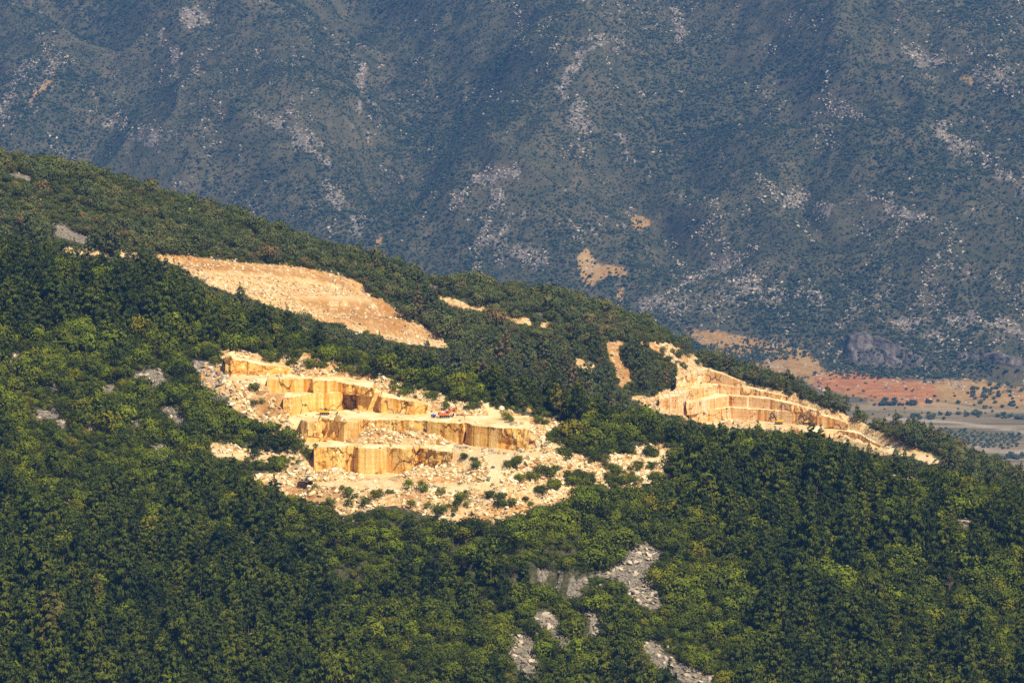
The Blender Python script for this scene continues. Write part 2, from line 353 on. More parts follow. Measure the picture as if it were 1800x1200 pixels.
PADS.append((e2 + world_poly([(925, 757), (925, 745), (870, 738), (800, 730)], 271) + bench_pad(2)[::-1], 271))
e3 = [(x, y - 1) for x, y in BEN[2]['w']]
PADS.append((e3 + world_poly([(745, 699), (700, 695)], 280) + bench_pad(3)[::-1], 280))
e4 = [(x, y - 1) for x, y in BEN[3]['w'][:4]]
PADS.append((world_poly([(396, 668), (460, 668)], 286.6) + e4 + bench_pad(4)[::-1], 286.6))
PADS.append((world_poly([(1200, 758), (1300, 756), (1400, 757), (1500, 764), (1500, 752)], 205.4) + bench_pad(5)[::-1], 205.4))
for lo, hi in ((5, 6), (6, 7), (7, 8)):
    PADS.append(([(x, y - 1) for x, y in BEN[lo]['w']] + bench_pad(hi)[::-1], BEN[hi]['z']))
PADS.append((world_poly([(1430, 788), (1500, 790), (1560, 806)], 197) + bench_pad(9)[::-1], 197))
PADS.append(([(x, y - 1) for x, y in BEN[9]['w']] + world_poly([(1560, 772), (1500, 756), (1450, 752)], 203.9), 203.9))
def terr(x, y):
    h = base_h(x, y); up = np.full(h.shape, 1e9)
    m = (x > -320) & (x < 5) & (y > 2050) & (y < 2400)
    if m.any():
        xm, ym, hm = x[m], y[m], h[m]; px, py = proj(xm, ym, hm); d = pdist(px, py, SCAR); d = np.where(inpoly(px, py, SCAR), d, -d)
        q = (hm + .12 * xm + 1.5 * fbm(xm / 30, ym / 30, 88, 2)) / 10.5; fr = q % 1; t = np.clip((fr - .38) / .62, 0, 1)
        h[m] = hm + (t * t * (3 - 2 * t) * .9 + .1 * fr - fr) * 10.5 * .85 * np.clip(d / 7, 0, 1)
    for poly, z in PADS:
        xs = [p[0] for p in poly]; ys = [p[1] for p in poly]
        m = (x > min(xs) - 60) & (x < max(xs) + 60) & (y > min(ys) - 60) & (y < max(ys) + 60)
        if not m.any(): continue
        d = odist(x[m], y[m], poly)
        d = d * (1 + .25 * fbm(x[m] / 6, y[m] / 6, 31, 3))
        h[m] = np.maximum(h[m], z - .3 - .72 * d); up[m] = np.minimum(up[m], z - .3 + 1.15 * d)
    return np.minimum(h, up)
# spoil heaps lying on the floors: centre pixel on floor z, radii (m), height
HEAPS = [(672, 777.5, 261, 17, 6.5, 6.5, 'pale rubble heap leaning on the middle quarry wall left of the crack'), (728, 779, 261, 20, 6, 6.0, 'long broken stone heap in front of the middle quarry wall'),
         (655, 776, 261, 8, 6, 8.0, 'small steep rubble heap beside the orange stone pillar'),
         (745, 842, 249, 14, 10, 6.0, 'broken stone heap at the right foot of the lowest quarry wall'), (800, 842, 249, 17, 10, 8.0, 'big rubble heap below the bend of the quarry track'),
         (590, 842, 249, 15, 7, 5.0, 'spread of pale rubble at the left foot of the lowest quarry wall'), (1300, 745, 205.4, 13, 8, 3.6, 'white rubble heap in the inner corner of the far quarry'),
         (790, 724, 271, 16, 8, 5.0, 'rubble bank behind the orange excavator'), (1186, 760, 203, 15, 11, 14, 'brown rubble bank closing the left end of the far quarry walls'), (632, 722, 271, 4.5, 3, 2.0, 'small white stone heap on the ledge between the two excavators')]
HP = []
for px, py, z, rx, ry, h, lab in HEAPS:
    x, y = at_z(px, py, z); HP.append((float(x), float(y), z, rx, ry, h, lab))
def heap_h(hp, x, y):
    cx, cy, z, rx, ry, h, _ = hp
    r = np.sqrt(((x - cx) / rx)**2 + ((y - cy) / ry)**2) * (1 + .22 * fbm(x / 7, y / 7, int(abs(cx)) % 50, 3))
    return z - .6 + (h + .6) * np.clip(1.15 - r, -.2, 1) ** 1 * 0.95 - .0
def bench_top(b, x, y):
    m = inpoly(x, y, b['poly'])
    return np.where(m, np.interp(x, [p[0] for p in b['w']], b['top']) if b['w'][0][0] < b['w'][-1][0] else b['top'][0], -1e9)
def top(x, y):
    h = terr(x, y)
    for b in BEN: h = np.maximum(h, bench_top(b, x, y))
    for hp in HP: 
        m = (abs(x - hp[0]) < hp[3] * 1.5) & (abs(y - hp[1]) < hp[4] * 1.5)
        if m.any(): q = heap_h(hp, x[m], y[m]); h[m] = np.where(q > hp[2] - .3, np.maximum(h[m], q), h[m])
    return h

# non-uniform grid, fine where the quarries are
def steps(a, b, f):
    r = [a]
    while r[-1] < b: r.append(r[-1] + f(r[-1]))
    return np.array(r)
def xs_f(v): return 1.3 if (-150 < v < 35 or 85 < v < 235) else (3.5 if abs(v) < 380 else 20)
def ys_f(v):
    if 1735 < v < 1905 or 2270 < v < 2400: return 1.4
    return 3.5 if 1590 < v < 2470 else 24
gx = steps(-700, 700, xs_f); gy = steps(420, 3800, ys_f)
X, Y = np.meshgrid(gx, gy); Z = terr(X, Y)
me = grid_mesh('hillside', X, Y, Z)
PX, PY = proj(X, Y, Z)
front = (Y < 2060)
def soft(pols, cond, w=7.0):
    v = np.zeros(X.shape)
    for p in pols:
        a = [q[0] for q in p]; b = [q[1] for q in p]
        m = (PX > min(a) - 30) & (PX < max(a) + 30) & (PY > min(b) - 30) & (PY < max(b) + 30) & cond
        if m.any():
            d = pdist(PX[m], PY[m], p); s = np.where(inpoly(PX[m], PY[m], p), d, -d)
            v[m] = np.maximum(v[m], np.clip(.5 + s / (2 * w), 0, 1))
    return v
hA_ = hA(X, Y) >= hB(X, Y) - 3
stone = np.maximum(soft([Q], hA_), soft([SCAR, RQ] + BITS, ~hA_))
for b in BEN + []:
    stone[(pdist(X, Y, b['w'], False) < (14 if b['z'] > 240 else 6))] = 1
for poly, z in PADS:
    d = odist(X, Y, poly); stone[d < (9 if z > 240 else 4)] = 1
fattr(me, 'stone', stone)
flo = soft(FLOORS, np.ones_like(hA_), 4)
for poly, z in PADS: flo = np.maximum(flo, np.clip(1 - odist(X, Y, poly) / 3, 0, 1))
fattr(me, 'floor', flo)
fattr(me, 'grey', np.maximum(soft(GREYS, hA_, 5), soft(GREYS_B, ~hA_, 4)) * (1 - stone))
SOILS = [[(320, 452), (430, 464), (600, 490), (640, 522), (600, 503), (480, 486), (325, 474)], [(520, 522), (640, 528), (725, 575), (705, 592), (600, 560)], [(640, 500), (700, 555), (760, 590), (740, 590), (660, 530)]]
SOIL = SOILS + [[(470, 846), (560, 862), (620, 866), (600, 880), (520, 875)], [(700, 862), (745, 862), (750, 892), (715, 890)], [(330, 452), (620, 490), (600, 500), (330, 475)], [(500, 520), (700, 530), (720, 575), (600, 560)], [(440, 690), (500, 690), (500, 735), (460, 735)], [(1060, 595), (1130, 600), (1130, 690), (1060, 690)]]
fattr(me, 'soil', np.clip(soft(SOIL, np.ones_like(hA_), 10) + .08, 0, 1))
tag(link('hillside', me, [M['hill']]), kind='structure')

# heaps as things
def build_heap(hp):
    cx, cy, z, rx, ry, h, lab = hp
    a = np.linspace(-1.25, 1.25, 46); XX, YY = np.meshgrid(cx + a * rx, cy + a * ry)
    ZZ = heap_h(hp, XX, YY) + .25 * fbm(XX / 1.5, YY / 1.5, 5, 2)
    g = grid_mesh('rubble_heap', XX - cx, YY - cy, ZZ - z, False)
    fattr(g, 'stone', np.ones(XX.size)); fattr(g, 'soil', np.full(XX.size, .25)); fattr(g, 'floor', np.zeros(XX.size)); fattr(g, 'grey', np.zeros(XX.size))
    bm = bmesh.new(); bm.from_mesh(g); bmesh.ops.delete(bm, geom=[f for f in bm.faces if max(v.co.z for v in f.verts) < -.35], context='FACES'); bm.to_mesh(g); bm.free()
    o = link('rubble_heap', g, [M['hill']]); o.location = (cx, cy, z)
    tag(o, lab, 'rubble heap', 'rubble heaps in the quarries')
for hp in HP: build_heap(hp)

# ------------------------------------------------------------------ quarry walls
WALL_LABELS = ['lowest stepped cut stone wall of the near quarry with dark caves at its right end',
 'second stone wall from below in the near quarry, the longest, ending in square cut blocks',
 'third stone wall from below in the near quarry, behind the yellow excavator',
 'fourth stone wall from below in the near quarry, with slanting brown cracks',
 'topmost short stone wall at the upper left end of the near quarry',
 'lowest level wall of the far right quarry behind the dark excavator booms',
 'second level wall from below in the far right quarry, long and pale with tall seams',
 'third level wall from below in the far right quarry, brown and broken at its right end',
 'topmost wall of the far right quarry just under the ridge',
 'small wall at the right tail of the far quarry, partly hidden behind pines']
def build_bench(bi, b):
    r = np.random.default_rng(100 + bi); far = bi >= 5
    w = b['w']; pts = []
    seg = [0]
    for i in range(len(w) - 1): seg.append(seg[-1] + math.hypot(w[i + 1][0] - w[i][0], w[i + 1][1] - w[i][1]))
    L = seg[-1]; ds = .8; s = np.arange(0, L + ds, ds); s[-1] = L
    wx = np.interp(s, seg, [p[0] for p in w]); wy = np.interp(s, seg, [p[1] for p in w]); wt = np.interp(s, seg, b['top'])
    wp = np.interp(s, seg, [p[0] for p in b['foot']])
    tx = np.gradient(wx); ty = np.gradient(wy); n = np.hypot(tx, ty); nx, ny = ty / n, -tx / n       # outward normal, towards the camera
    brk = np.zeros(len(s))
    for a0, a1, v in b['brk']: brk = np.maximum(brk, np.where((wp >= a0) & (wp <= a1), v, 0))
    brk = np.convolve(brk, np.ones(5) / 5, 'same')
    off = np.zeros(len(s)); p = 0
    narrow = far and True
    while p < L:                                                     # block notches left by the cutting
        leftwall = np.interp(p, s, nx) > .25
        wd = r.uniform(1.6, 4.0) if (far and leftwall) else r.uniform(5, 13); o = r.uniform(-.5, .5) * (1.6 if far and leftwall else 1.3)
        off[(s >= p) & (s < p + wd)] = o; p += wd
    H = float(np.max(b['top']) - b['z']) + 1.2; nz_ = max(6, int((H + b.get('deep', 1)) / .8)); t = np.linspace(0, 1, nz_)
    S, T = np.meshgrid(s, t); z0 = b['z'] - b.get('deep', 1.0)
    ZZ = z0 + (wt[None] - z0) * T
    rough = 2.2 * fbm(S / 3.2 + bi * 9, ZZ / 3.2 - S / 5, 60 + bi, 4); rough = np.sign(rough) * np.abs(rough)**1.0
    D = off[None] + rough * brk[None] * 1.1 + .18 * fbm(S / 4, ZZ / 4, 70, 3) - .03 * (ZZ - z0) * 1.0
    topj = .8 * np.abs(fbm(s / 2.5, s * 0 + bi, 80, 3)) * (1 - .3 * (brk > .5))
    ZZ = ZZ - topj[None] * T**4
    Vx = wx[None] + nx[None] * D; Vy = wy[None] + ny[None] * D
    # returns into the hill at both ends
    for end in (0, -1):
        pass
    V = np.stack([Vx, Vy, ZZ], -1)
    back = np.interp(s, seg, b['bk']); back = np.concatenate([[back[0]], back, [back[-1]]])
    def col(x, zt, q): return np.stack([np.full(nz_, x), np.full(nz_, back[q]), z0 + (zt - z0) * t], -1)[:, None]
    V = np.concatenate([col(w[0][0], b['top'][0], 0), V, col(w[-1][0], b['top'][-1], -1)], 1)
    bk = np.concatenate([[1], brk, [1]])
    ncol = V.shape[1]; base = 0
    i = np.arange(nz_ - 1)[:, None] * ncol + np.arange(ncol - 1)[None]
    F = np.stack([i, i + 1, i + ncol + 1, i + ncol], -1).reshape(-1, 4)
    # floor above the wall: strips running back
    topc = V[-1]; k = 22; u = np.linspace(0, 1, k)[:, None] ** 1.4
    C = np.stack([topc[None, :, 0] * np.ones((k, 1)), topc[None, :, 1] * (1 - u) + back[None] * u, topc[None, :, 2] * np.ones((k, 1))], -1)
    tz = np.interp(C[..., 0], [p[0] for p in w], b['top']) if w[0][0] < w[-1][0] else np.full(C.shape[:2], b['top'][0])
    C[..., 2] = topc[None, :, 2] * np.clip(1 - u * 8, 0, 1) + tz * np.clip(u * 8, 0, 1) + .12 * fbm(C[..., 0] / 3, C[..., 1] / 3, 5, 3)
    C[0, :, 2] = topc[:, 2]
    Vc = C.reshape(-1, 3); i = np.arange(k - 1)[:, None] * ncol + np.arange(ncol - 1)[None]
    Fc = np.stack([i, i + 1, i + ncol + 1, i + ncol], -1).reshape(-1, 4)
    e = bpy.data.objects.new('quarry_wall', None); COL.objects.link(e)
    cx, cy = float(np.mean(wx)), float(np.mean(wy)); e.location = (cx, cy, b['z'])
    tag(e, WALL_LABELS[bi], 'stone wall', 'stepped quarry walls')
    shift = np.array([cx, cy, b['z']])
    me = mesh_np('cut_face', V.reshape(-1, 3) - shift, F); fattr(me, 'broken', np.tile(bk, nz_))
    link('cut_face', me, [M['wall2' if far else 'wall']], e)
    me = mesh_np('ledge_floor', Vc - shift, Fc, smooth=True); link('ledge_floor', me, [M['floor']], e)
for bi, b in enumerate(BEN): build_bench(bi, b)

# ------------------------------------------------------------------ valley and far mountain
def lineW(pts):   # pixels -> world xy on the plain mountain slope
    out = []
    for px, py in pts:
        dx, dy, dz = ray(px, py); t = np.arange(3500, 6500, 5.0); x = dx * t; y = dy * t; z = CAMZ + dz * t
        k = np.argmax(mt_base(x, y) > z); out.append((float(x[k]), float(y[k])))
    return out
def mt_base(x, y):
    px = pxof(x, y, 200.0)
    yc = 4235 + np.clip(1600 - px, -200, 2500) * .42
    fan = np.clip((y - 3990) * .10, 0, None)
    zf = (yc - 3990) * .10
    h = np.where(y < yc, fan, zf + (y - yc) * .43)
    return np.where(h > 440, 440 + 60 * (1 - np.exp(-(h - 440) / 60)), h)
SPURS = [([(250, -60), (340, 60), (420, 190), (540, 260), (640, 400), (670, 440)], 38, 110), ([(1040, 30), (1010, 180), (900, 300), (860, 400), (930, 500)], 38, 120),
         ([(1500, -20), (1545, 180), (1640, 270), (1760, 370), (1850, 450)], 32, 120), ([(1400, 300), (1300, 400), (1180, 500), (1130, 560)], 26, 90),
         ([(100, 120), (60, 260), (200, 230), (330, 300)], 24, 80), ([(1700, 90), (1800, 130)], 20, 70)]
GULLIES = [([(620, -40), (760, 120), (700, 250), (690, 400), (700, 470)], 52, 95), ([(1180, -20), (1150, 200), (1100, 330), (1180, 430)], 30, 90),
           ([(1300, 60), (1450, 250), (1400, 350), (1250, 470)], 26, 80), ([(160, 0), (250, 180), (130, 290)], 30, 70), ([(1640, 120), (1720, 300), (1800, 420)], 22, 70)]
LSP = [(lineW(p), a, wd) for p, a, wd in SPURS]; LGU = [(lineW(p), a, wd) for p, a, wd in GULLIES]
def mt(x, y):
    h = mt_base(x, y); yc = 4235 + np.clip(1600 - pxof(x, y, 200.0), -200, 2500) * .42
    up = np.clip((y - yc) / 260, 0, 1)
    e = np.zeros(np.shape(x))
    for p, a, wd in LSP: e = e + 1.4 * a * np.exp(-(pdist(x, y, p, False) / wd)**2)
    for p, a, wd in LGU: e = e - 1.4 * a * np.exp(-(pdist(x, y, p, False) / wd)**2)
    rd = 1 - np.abs(fbm(x / 150 + y / 420 + .5 * fbm(x / 200, y / 200, 92, 2), y / 330, 90, 4)) * 2
    e = e + 34 * (rd - .4) + 12 * fbm(x / 70, y / 90, 95, 4) + 3.5 * fbm(x / 18, y / 18, 97, 3)
    low = np.clip((y - 3900) / 300, 0, 1)
    e2 = low * (1.6 * fbm(x / 40, y / 40, 99, 4))
    # small cliff at the mountain foot
    px, py = proj(x, y, h)
    cl = 17 * np.exp(-((px - 1560) / 78)**4) * (1 / (1 + np.exp(-(y - (yc - 8) - 10 * fbm(x / 25, y * 0, 33, 3)) / 2.2))) * np.clip(1 - (y - yc - 10) / 130, 0, 1)
    cl = cl + 10 * np.exp(-((px - 1790) / 90)**4) * (1 / (1 + np.exp(-(y - (yc + 5) - 14 * fbm(x / 25, y * 0, 34, 3)) / 2.2))) * np.clip(1 - (y - yc - 10) / 110, 0, 1)
    h = h + e * up + e2 + cl
    # red earth terrace cut into the fan
    xr, yr = at_z(1580, 690, 24.0); tr = 9 * np.exp(-((x - xr) / 75)**4) / (1 + np.exp(-(y - yr - 12) / 2.)) * np.clip(1 - (y - yr - 12) / 60, 0, 1)
    return np.maximum(h + tr, 0.0)
# the mountain's height function counts in units of UN metres
gx = steps(-1150, 1150, lambda v: 5.5 if abs(v) < 1080 else 20); gy = steps(2900, 6300, lambda v: 5.0 if 3900 < v < 5500 else 20)
X, Y = np.meshgrid(gx, gy); Z = mt(X, Y)
me = grid_mesh('mountain', X * UN, Y * UN, CAMZ + (Z - CAMZ) * UN); PX, PY = proj(X, Y, Z)
ROCKS = [(500, 200, 45, 22, .6), (540, 255, 40, 28, .8), (460, 215, 30, 14, .6), (650, 190, 35, 60, .5), (640, 300, 60, 40, .3), (250, 235, 90, 26, .45), (330, 240, 120, 50, .3), (60, 140, 40, 40, .7), (20, 200, 50, 50, .5), (50, 30, 60, 40, .3), (330, 25, 40, 30, .7), (320, 130, 40, 20, .6), (350, 40, 30, 20, .5),
         (870, 400, 50, 50, .6), (920, 460, 60, 30, .7), (860, 340, 70, 30, .5), (900, 300, 40, 30, .35), (1020, 190, 35, 70, .6), (1060, 80, 60, 30, .55), (1030, 110, 30, 30, .6), (1110, 395, 35, 20, .5),
         (1390, 355, 60, 20, .6), (1290, 375, 60, 25, .35), (1260, 480, 70, 25, .6), (1330, 510, 130, 26, .75), (1200, 540, 70, 16, .7), (1500, 540, 130, 35, .5), (1700, 570, 120, 40, .55), (1620, 580, 100, 30, .5), (1640, 105, 80, 15, .8), (1700, 140, 60, 20, .7), (1760, 130, 30, 20, .6), (1630, 380, 60, 16, .55), (1550, 350, 60, 20, .35), (1470, 200, 60, 30, .35),
         (1780, 330, 40, 30, .7), (1700, 260, 60, 25, .45), (1400, 50, 30, 25, .5), (1300, 140, 25, 12, .5), (1440, 190, 50, 20, .3), (980, 420, 60, 40, .3), (1570, 60, 40, 20, .3), (560, 330, 100, 40, .25), (300, 330, 100, 30, .35), (200, 190, 60, 30, .3), (1750, 480, 80, 40, .25), (780, 330, 40, 40, .2), (1250, 420, 60, 30, .25), (1180, 360, 40, 30, .2)]
rk = np.zeros(X.shape)
for cx, cy, rx, ry, v in ROCKS: rk = np.maximum(rk, v * np.exp(-(((PX - cx) / rx)**2 + ((PY - cy) / ry)**2)))
STREAK = [[(45, 185), (70, 150), (100, 112)], [(0, 200), (40, 120)], [(180, 212), (240, 232), (300, 250)], [(440, 195), (500, 225), (560, 280), (590, 300)], [(275, 65), (310, 105)], [(320, 20), (360, 40)], [(1060, 65), (1010, 110), (985, 160), (1000, 200), (1040, 240)],
 [(1090, 240), (1110, 290)], [(1180, 20), (1200, 60)], [(1590, 95), (1650, 110), (1760, 140)], [(1640, 220), (1700, 270), (1760, 300), (1800, 345)], [(870, 350), (850, 400), (860, 450)], [(900, 440), (960, 465)], [(1130, 540), (1210, 500), (1290, 460)], [(1250, 490), (1340, 510), (1440, 530)],
 [(1360, 355), (1420, 350), (1450, 370)], [(640, 120), (630, 190), (660, 260)], [(800, 350), (830, 320), (900, 300)], [(1550, 370), (1640, 385)], [(1480, 190), (1510, 205)], [(500, 160), (510, 180)], [(560, 320), (600, 360), (640, 400)], [(1580, 570), (1700, 560), (1790, 580)]]
rk = rk * np.clip(.32 + 2.2 * fbm(X / 14 + Y / 110, Y / 42, 230, 4), 0, 1.1)
for p in STREAK:
    a = [q[0] for q in p]; b = [q[1] for q in p]; m = (PX > min(a) - 30) & (PX < max(a) + 30) & (PY > min(b) - 30) & (PY < max(b) + 30)
    d = pdist(PX[m] + 9 * fbm(X[m] / 20, Y[m] / 20, 231, 3), PY[m] + 9 * fbm(X[m] / 20, Y[m] / 20, 232, 3), p, False); q = np.clip(.5 + .9 * fbm(X[m] / 14, Y[m] / 30, 233, 4), 0, 1); rk[m] = np.maximum(rk[m], 1.9 * q * np.exp(-(d / (2.0 + 11 * q))**2))
rk = np.clip(rk * 1.0 + .17 + .14 * np.clip((PY - 300) / 300, 0, 1), 0, 1); fattr(me, 'rock', np.minimum(rk, .9) * .82)
def softm(pols, w):
    v = np.zeros(X.shape)
    for p in pols:
        a = [q[0] for q in p]; b = [q[1] for q in p]
        m = (PX > min(a) - 40) & (PX < max(a) + 40) & (PY > min(b) - 40) & (PY < max(b) + 40)
        if m.any():
            d = pdist(PX[m], PY[m], p); s = np.where(inpoly(PX[m], PY[m], p), d, -d); v[m] = np.maximum(v[m], np.clip(.5 + s / (2 * w), 0, 1))
    return v
orange = softm([[(1195, 575), (1300, 588), (1420, 615), (1450, 645), (1560, 668), (1700, 665), (1850, 690), (1850, 740), (1560, 712), (1400, 670), (1240, 620)]], 9) * .9
orange = np.maximum(orange, softm([[(1015, 450), (1030, 430), (1050, 462), (1100, 470), (1105, 485), (1060, 490), (1035, 510), (1018, 480)], [(1080, 520), (1098, 500), (1092, 530)], [(1105, 385), (1130, 380), (1150, 392), (1120, 408)], [(655, 420), (675, 415), (672, 432), (658, 434)]], 4) * .95)
orange = np.maximum(orange, softm([[(45, 175), (62, 160), (88, 135), (95, 112), (104, 118), (92, 145), (70, 170), (50, 186)], [(1685, 138), (1700, 130), (1716, 146), (1712, 156)], [(275, 65), (292, 70), (310, 100), (295, 85)], [(325, 112), (345, 125), (358, 140), (340, 130)]], 3) * .75)
fattr(me, 'orange', orange)
fattr(me, 'red', softm([[(1430, 662), (1500, 654), (1590, 668), (1640, 672), (1650, 690), (1640, 708), (1560, 706), (1480, 690), (1430, 680)]], 5))
fattr(me, 'field', softm([[(1380, 690), (1560, 712), (1700, 708), (1900, 725), (1900, 1000), (1380, 1000)]], 10))
fattr(me, 'cliff', softm([[(1492, 600), (1520, 588), (1560, 598), (1590, 612), (1640, 625), (1630, 640), (1560, 645), (1500, 636)]], 5))
road = np.maximum(np.exp(-(pdist(PX, PY, [(1560, 735), (1680, 742), (1800, 758), (1900, 770)], False) / 2.2)**2), np.exp(-(pdist(PX, PY, [(1620, 742), (1680, 775), (1740, 792), (1850, 798)], False) / 2.0)**2))
fattr(me, 'road', road * .85)
tag(link('mountain', me, [M['mtn']]), kind='structure')
MX, MY, MRK, MFD = X, Y, rk, orange
# flat valley floor running under the camera
me = mesh_np('valley_floor', [(-3700, -350, VZ - .8), (3700, -350, VZ - .8), (3700, 10900, VZ - .8), (-3700, 10900, VZ - .8)], [(0, 1, 2, 3)])
for a in ('rock', 'orange', 'red', 'cliff', 'road'): fattr(me, a, [0] * 4)
fattr(me, 'field', [1] * 4); tag(link('valley_floor', me, [M['mtn']]), kind='structure')

# ------------------------------------------------------------------ plants and rocks to copy
def leafcloud(P, N, size, r, spiky=False):
    """quads centred at P facing roughly N"""
    n = len(P); N = N + r.normal(0, .30, (n, 3)); N /= np.linalg.norm(N, axis=1)[:, None] + 1e-9
    a = r.normal(0, 1, (n, 3)); T = np.cross(N, a); T /= np.linalg.norm(T, axis=1)[:, None] + 1e-9; B = np.cross(N, T)
    s = size * r.uniform(.6, 1.35, n)[:, None]; e = r.uniform(.5, .9, n)[:, None]
    if spiky:
        up = N * .5 + np.array([0, 0, 1.0]) + r.normal(0, .45, (n, 3)); T = up - N * np.sum(up * N, 1)[:, None]; T /= np.linalg.norm(T, axis=1)[:, None] + 1e-9; B = np.cross(N, T); s = s * 1.35; e = e * .48
    V = np.stack([P - T * s, P + B * s * e * .8 + N * s * .15, P + T * s, P - B * s * e - N * s * .1], 1).reshape(-1, 3)
    return V, np.arange(4 * n).reshape(-1, 4)
def tube(p0, p1, r0, r1, k=5):
    p0 = np.array(p0, float); p1 = np.array(p1, float); d = p1 - p0; d /= np.linalg.norm(d) + 1e-9
    a = np.cross(d, (0.3, .9, .1)); a /= np.linalg.norm(a); b = np.cross(d, a)
    an = np.arange(k) * 2 * math.pi / k; c = np.cos(an)[:, None] * a + np.sin(an)[:, None] * b
    V = np.concatenate([p0 + c * r0, p1 + c * r1]); i = np.arange(k); j = (i + 1) % k
    return V, np.stack([i, j, j + k, i + k], -1)
def joinp(parts):
    V = []; F = []; n = 0
    for v, f in parts: V.append(v); F.append(f + n); n += len(v)
    return np.concatenate(V), np.concatenate(F)
def clumps(cs, r, per, leaf, spiky=False):
    """cs: (centre, radii) list -> leaves on each clump's skin; tone per clump and face"""
    V = []; F = []; tone = []; n = 0; ctr = np.mean([c for c, _ in cs], 0)
    for c, rad in cs:
        k = int(per * (rad[0] * rad[1])**.9) + 10
        d = r.normal(0, 1, (k, 3)); d[:, 2] = d[:, 2] * .9 + .25; d /= np.linalg.norm(d, axis=1)[:, None]
        P = c + d * rad * r.uniform(.62, 1.08, (k, 1)); g = P - ctr; g[:, 2] *= .5; g /= np.linalg.norm(g, axis=1)[:, None] + 1e-9
        v, f = leafcloud(P, d * .75 + g * .55, leaf, r, spiky)
        V.append(v); F.append(f + n); n += len(v)
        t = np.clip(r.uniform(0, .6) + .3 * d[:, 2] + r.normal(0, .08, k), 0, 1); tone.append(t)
    return np.concatenate(V), np.concatenate(F), np.concatenate(tone)
def pine_parts(seed, H=11.0, leaf=.33, per=30):
    r = np.random.default_rng(seed); lean = r.normal(0, .035, 2); wood = []; cs = []
    def tp(t): return np.array([lean[0] * H * t + .25 * math.sin(t * 5 + seed), lean[1] * H * t, H * t])
    for k in range(7): wood.append(tube(tp(k / 7 * .94), tp((k + 1) / 7 * .94), .20 * (1 - k / 7.6), .20 * (1 - (k + 1) / 7.6), 6))
    nl = r.integers(20, 27); broad = r.uniform(.85, 1.2)
    for k in range(nl):
        t = .16 + .80 * (k + r.uniform(0, 1)) / nl; a = k * 2.4 + r.uniform(-.5, .5)
        Rm = H * .30 * broad * (1 - t)**.75 * min(1, .55 + 1.7 * (t - .1)) * r.uniform(.65, 1.2) + .25
        p0 = tp(t * .95); tip = p0 + np.array([math.cos(a) * Rm, math.sin(a) * Rm, Rm * r.uniform(.15, .55)])
        wood.append(tube(p0, tip, .07, .02, 4))
        for q in ((.55, .8), (.95, 1.0))if Rm > 1.2 else ((.85, 1.),):
            c = p0 + (tip - p0) * q[0] + r.normal(0, .2, 3); s = r.uniform(.5, 1.0) * q[1] * (1.2 - .6 * t)
            cs.append((c, np.array([s * 1.15, s * 1.15, s * .62])))
            if r.random() < .5: cs.append((c + r.normal(0, .55, 3), np.array([s * .7, s * .7, s * .5])))
    cs.append((tp(1.0), np.array([.28, .28, .9]))); cs.append((tp(.9), np.array([.6, .6, .8])))
    return joinp(wood), clumps(cs, r, per, leaf, True)
def shrub_parts(seed, H=3.4, leaf=.20, per=42):
    r = np.random.default_rng(seed); wood = []; cs = []
    n = r.integers(8, 13); W = H * r.uniform(.55, .8)
    for k in range(n):
        a = r.uniform(0, 6.28); q = math.sqrt(r.random()) * .8; z = H * (.36 + .42 * (1 - q * q)) * r.uniform(.85, 1.1)
        c = np.array([math.cos(a) * q * W, math.sin(a) * q * W, z]); s = H * r.uniform(.20, .32)
        cs.append((c, np.array([s, s, s * .85]))); wood.append(tube((0, 0, -.3), c, .07, .02, 4))
    cs.append((np.array([0, 0, H * .35]), np.array([W * .9, W * .9, H * .35])))
    return joinp(wood), clumps(cs, r, per, leaf)
def lowbush(seed, H=3.2, nleaf=60):
    r = np.random.default_rng(seed); cs = []
    for k in range(4):
        a = r.uniform(0, 6.28); c = np.array([math.cos(a) * .7, math.sin(a) * .7, H * r.uniform(.3, .6)]); s = H * r.uniform(.26, .38)
        cs.append((c, np.array([s, s, s])))
    return clumps(cs, r, nleaf / 4, .42)
def crown_mesh(name, vft, mat):
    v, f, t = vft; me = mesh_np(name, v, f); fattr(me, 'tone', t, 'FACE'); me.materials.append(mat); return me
def rock_mesh(seed, mat, sub=2, sharp=.42, flat=.72):
    r = np.random.default_rng(seed); bm = bmesh.new(); bmesh.ops.create_icosphere(bm, subdivisions=sub, radius=1)
    pl = [(Vector(r.normal(0, 1, 3)).normalized(), r.uniform(.45, .85)) for _ in range(11)]
    for v in bm.verts:
        for nrm, d in pl:
            k = v.co.dot(nrm)
            if k > d: v.co -= nrm * (k - d)
        v.co.x *= 1.25; v.co.z *= flat
    bm.normal_update(); me = bpy.data.meshes.new('stone'); bm.to_mesh(me); bm.free(); me.materials.append(mat); return me

PINE = []; SHRUB = []
for s in range(7):
    wd, cr = pine_parts(20 + s, H=[11, 12, 10, 11.5, 10.5, 12.5, 9.5][s])
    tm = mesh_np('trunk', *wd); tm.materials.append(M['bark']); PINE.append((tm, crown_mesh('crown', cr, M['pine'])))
for s in range(7):
    wd, cr = shrub_parts(50 + s, H=[3.2, 3.8, 3.0, 4.2, 3.5, 2.8, 3.6][s])
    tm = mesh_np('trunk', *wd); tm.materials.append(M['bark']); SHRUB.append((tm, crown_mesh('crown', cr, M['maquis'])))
def joined(tm, cm, name):
    """one mesh with trunk and crown, for the mass of trees beyond the nearest three hundred"""
    bm = bmesh.new(); bm.from_mesh(cm); nf = len(bm.faces); bm.from_mesh(tm); bm.faces.ensure_lookup_table()
    for f in bm.faces[nf:]: f.material_index = 1
    me = bpy.data.meshes.new(name); bm.to_mesh(me); bm.free(); me.materials.append(cm.materials[0]); me.materials.append(M['bark']); return me
def proto(name, me): return bpy.data.objects.new(name, me)      # never linked: only a source of shape
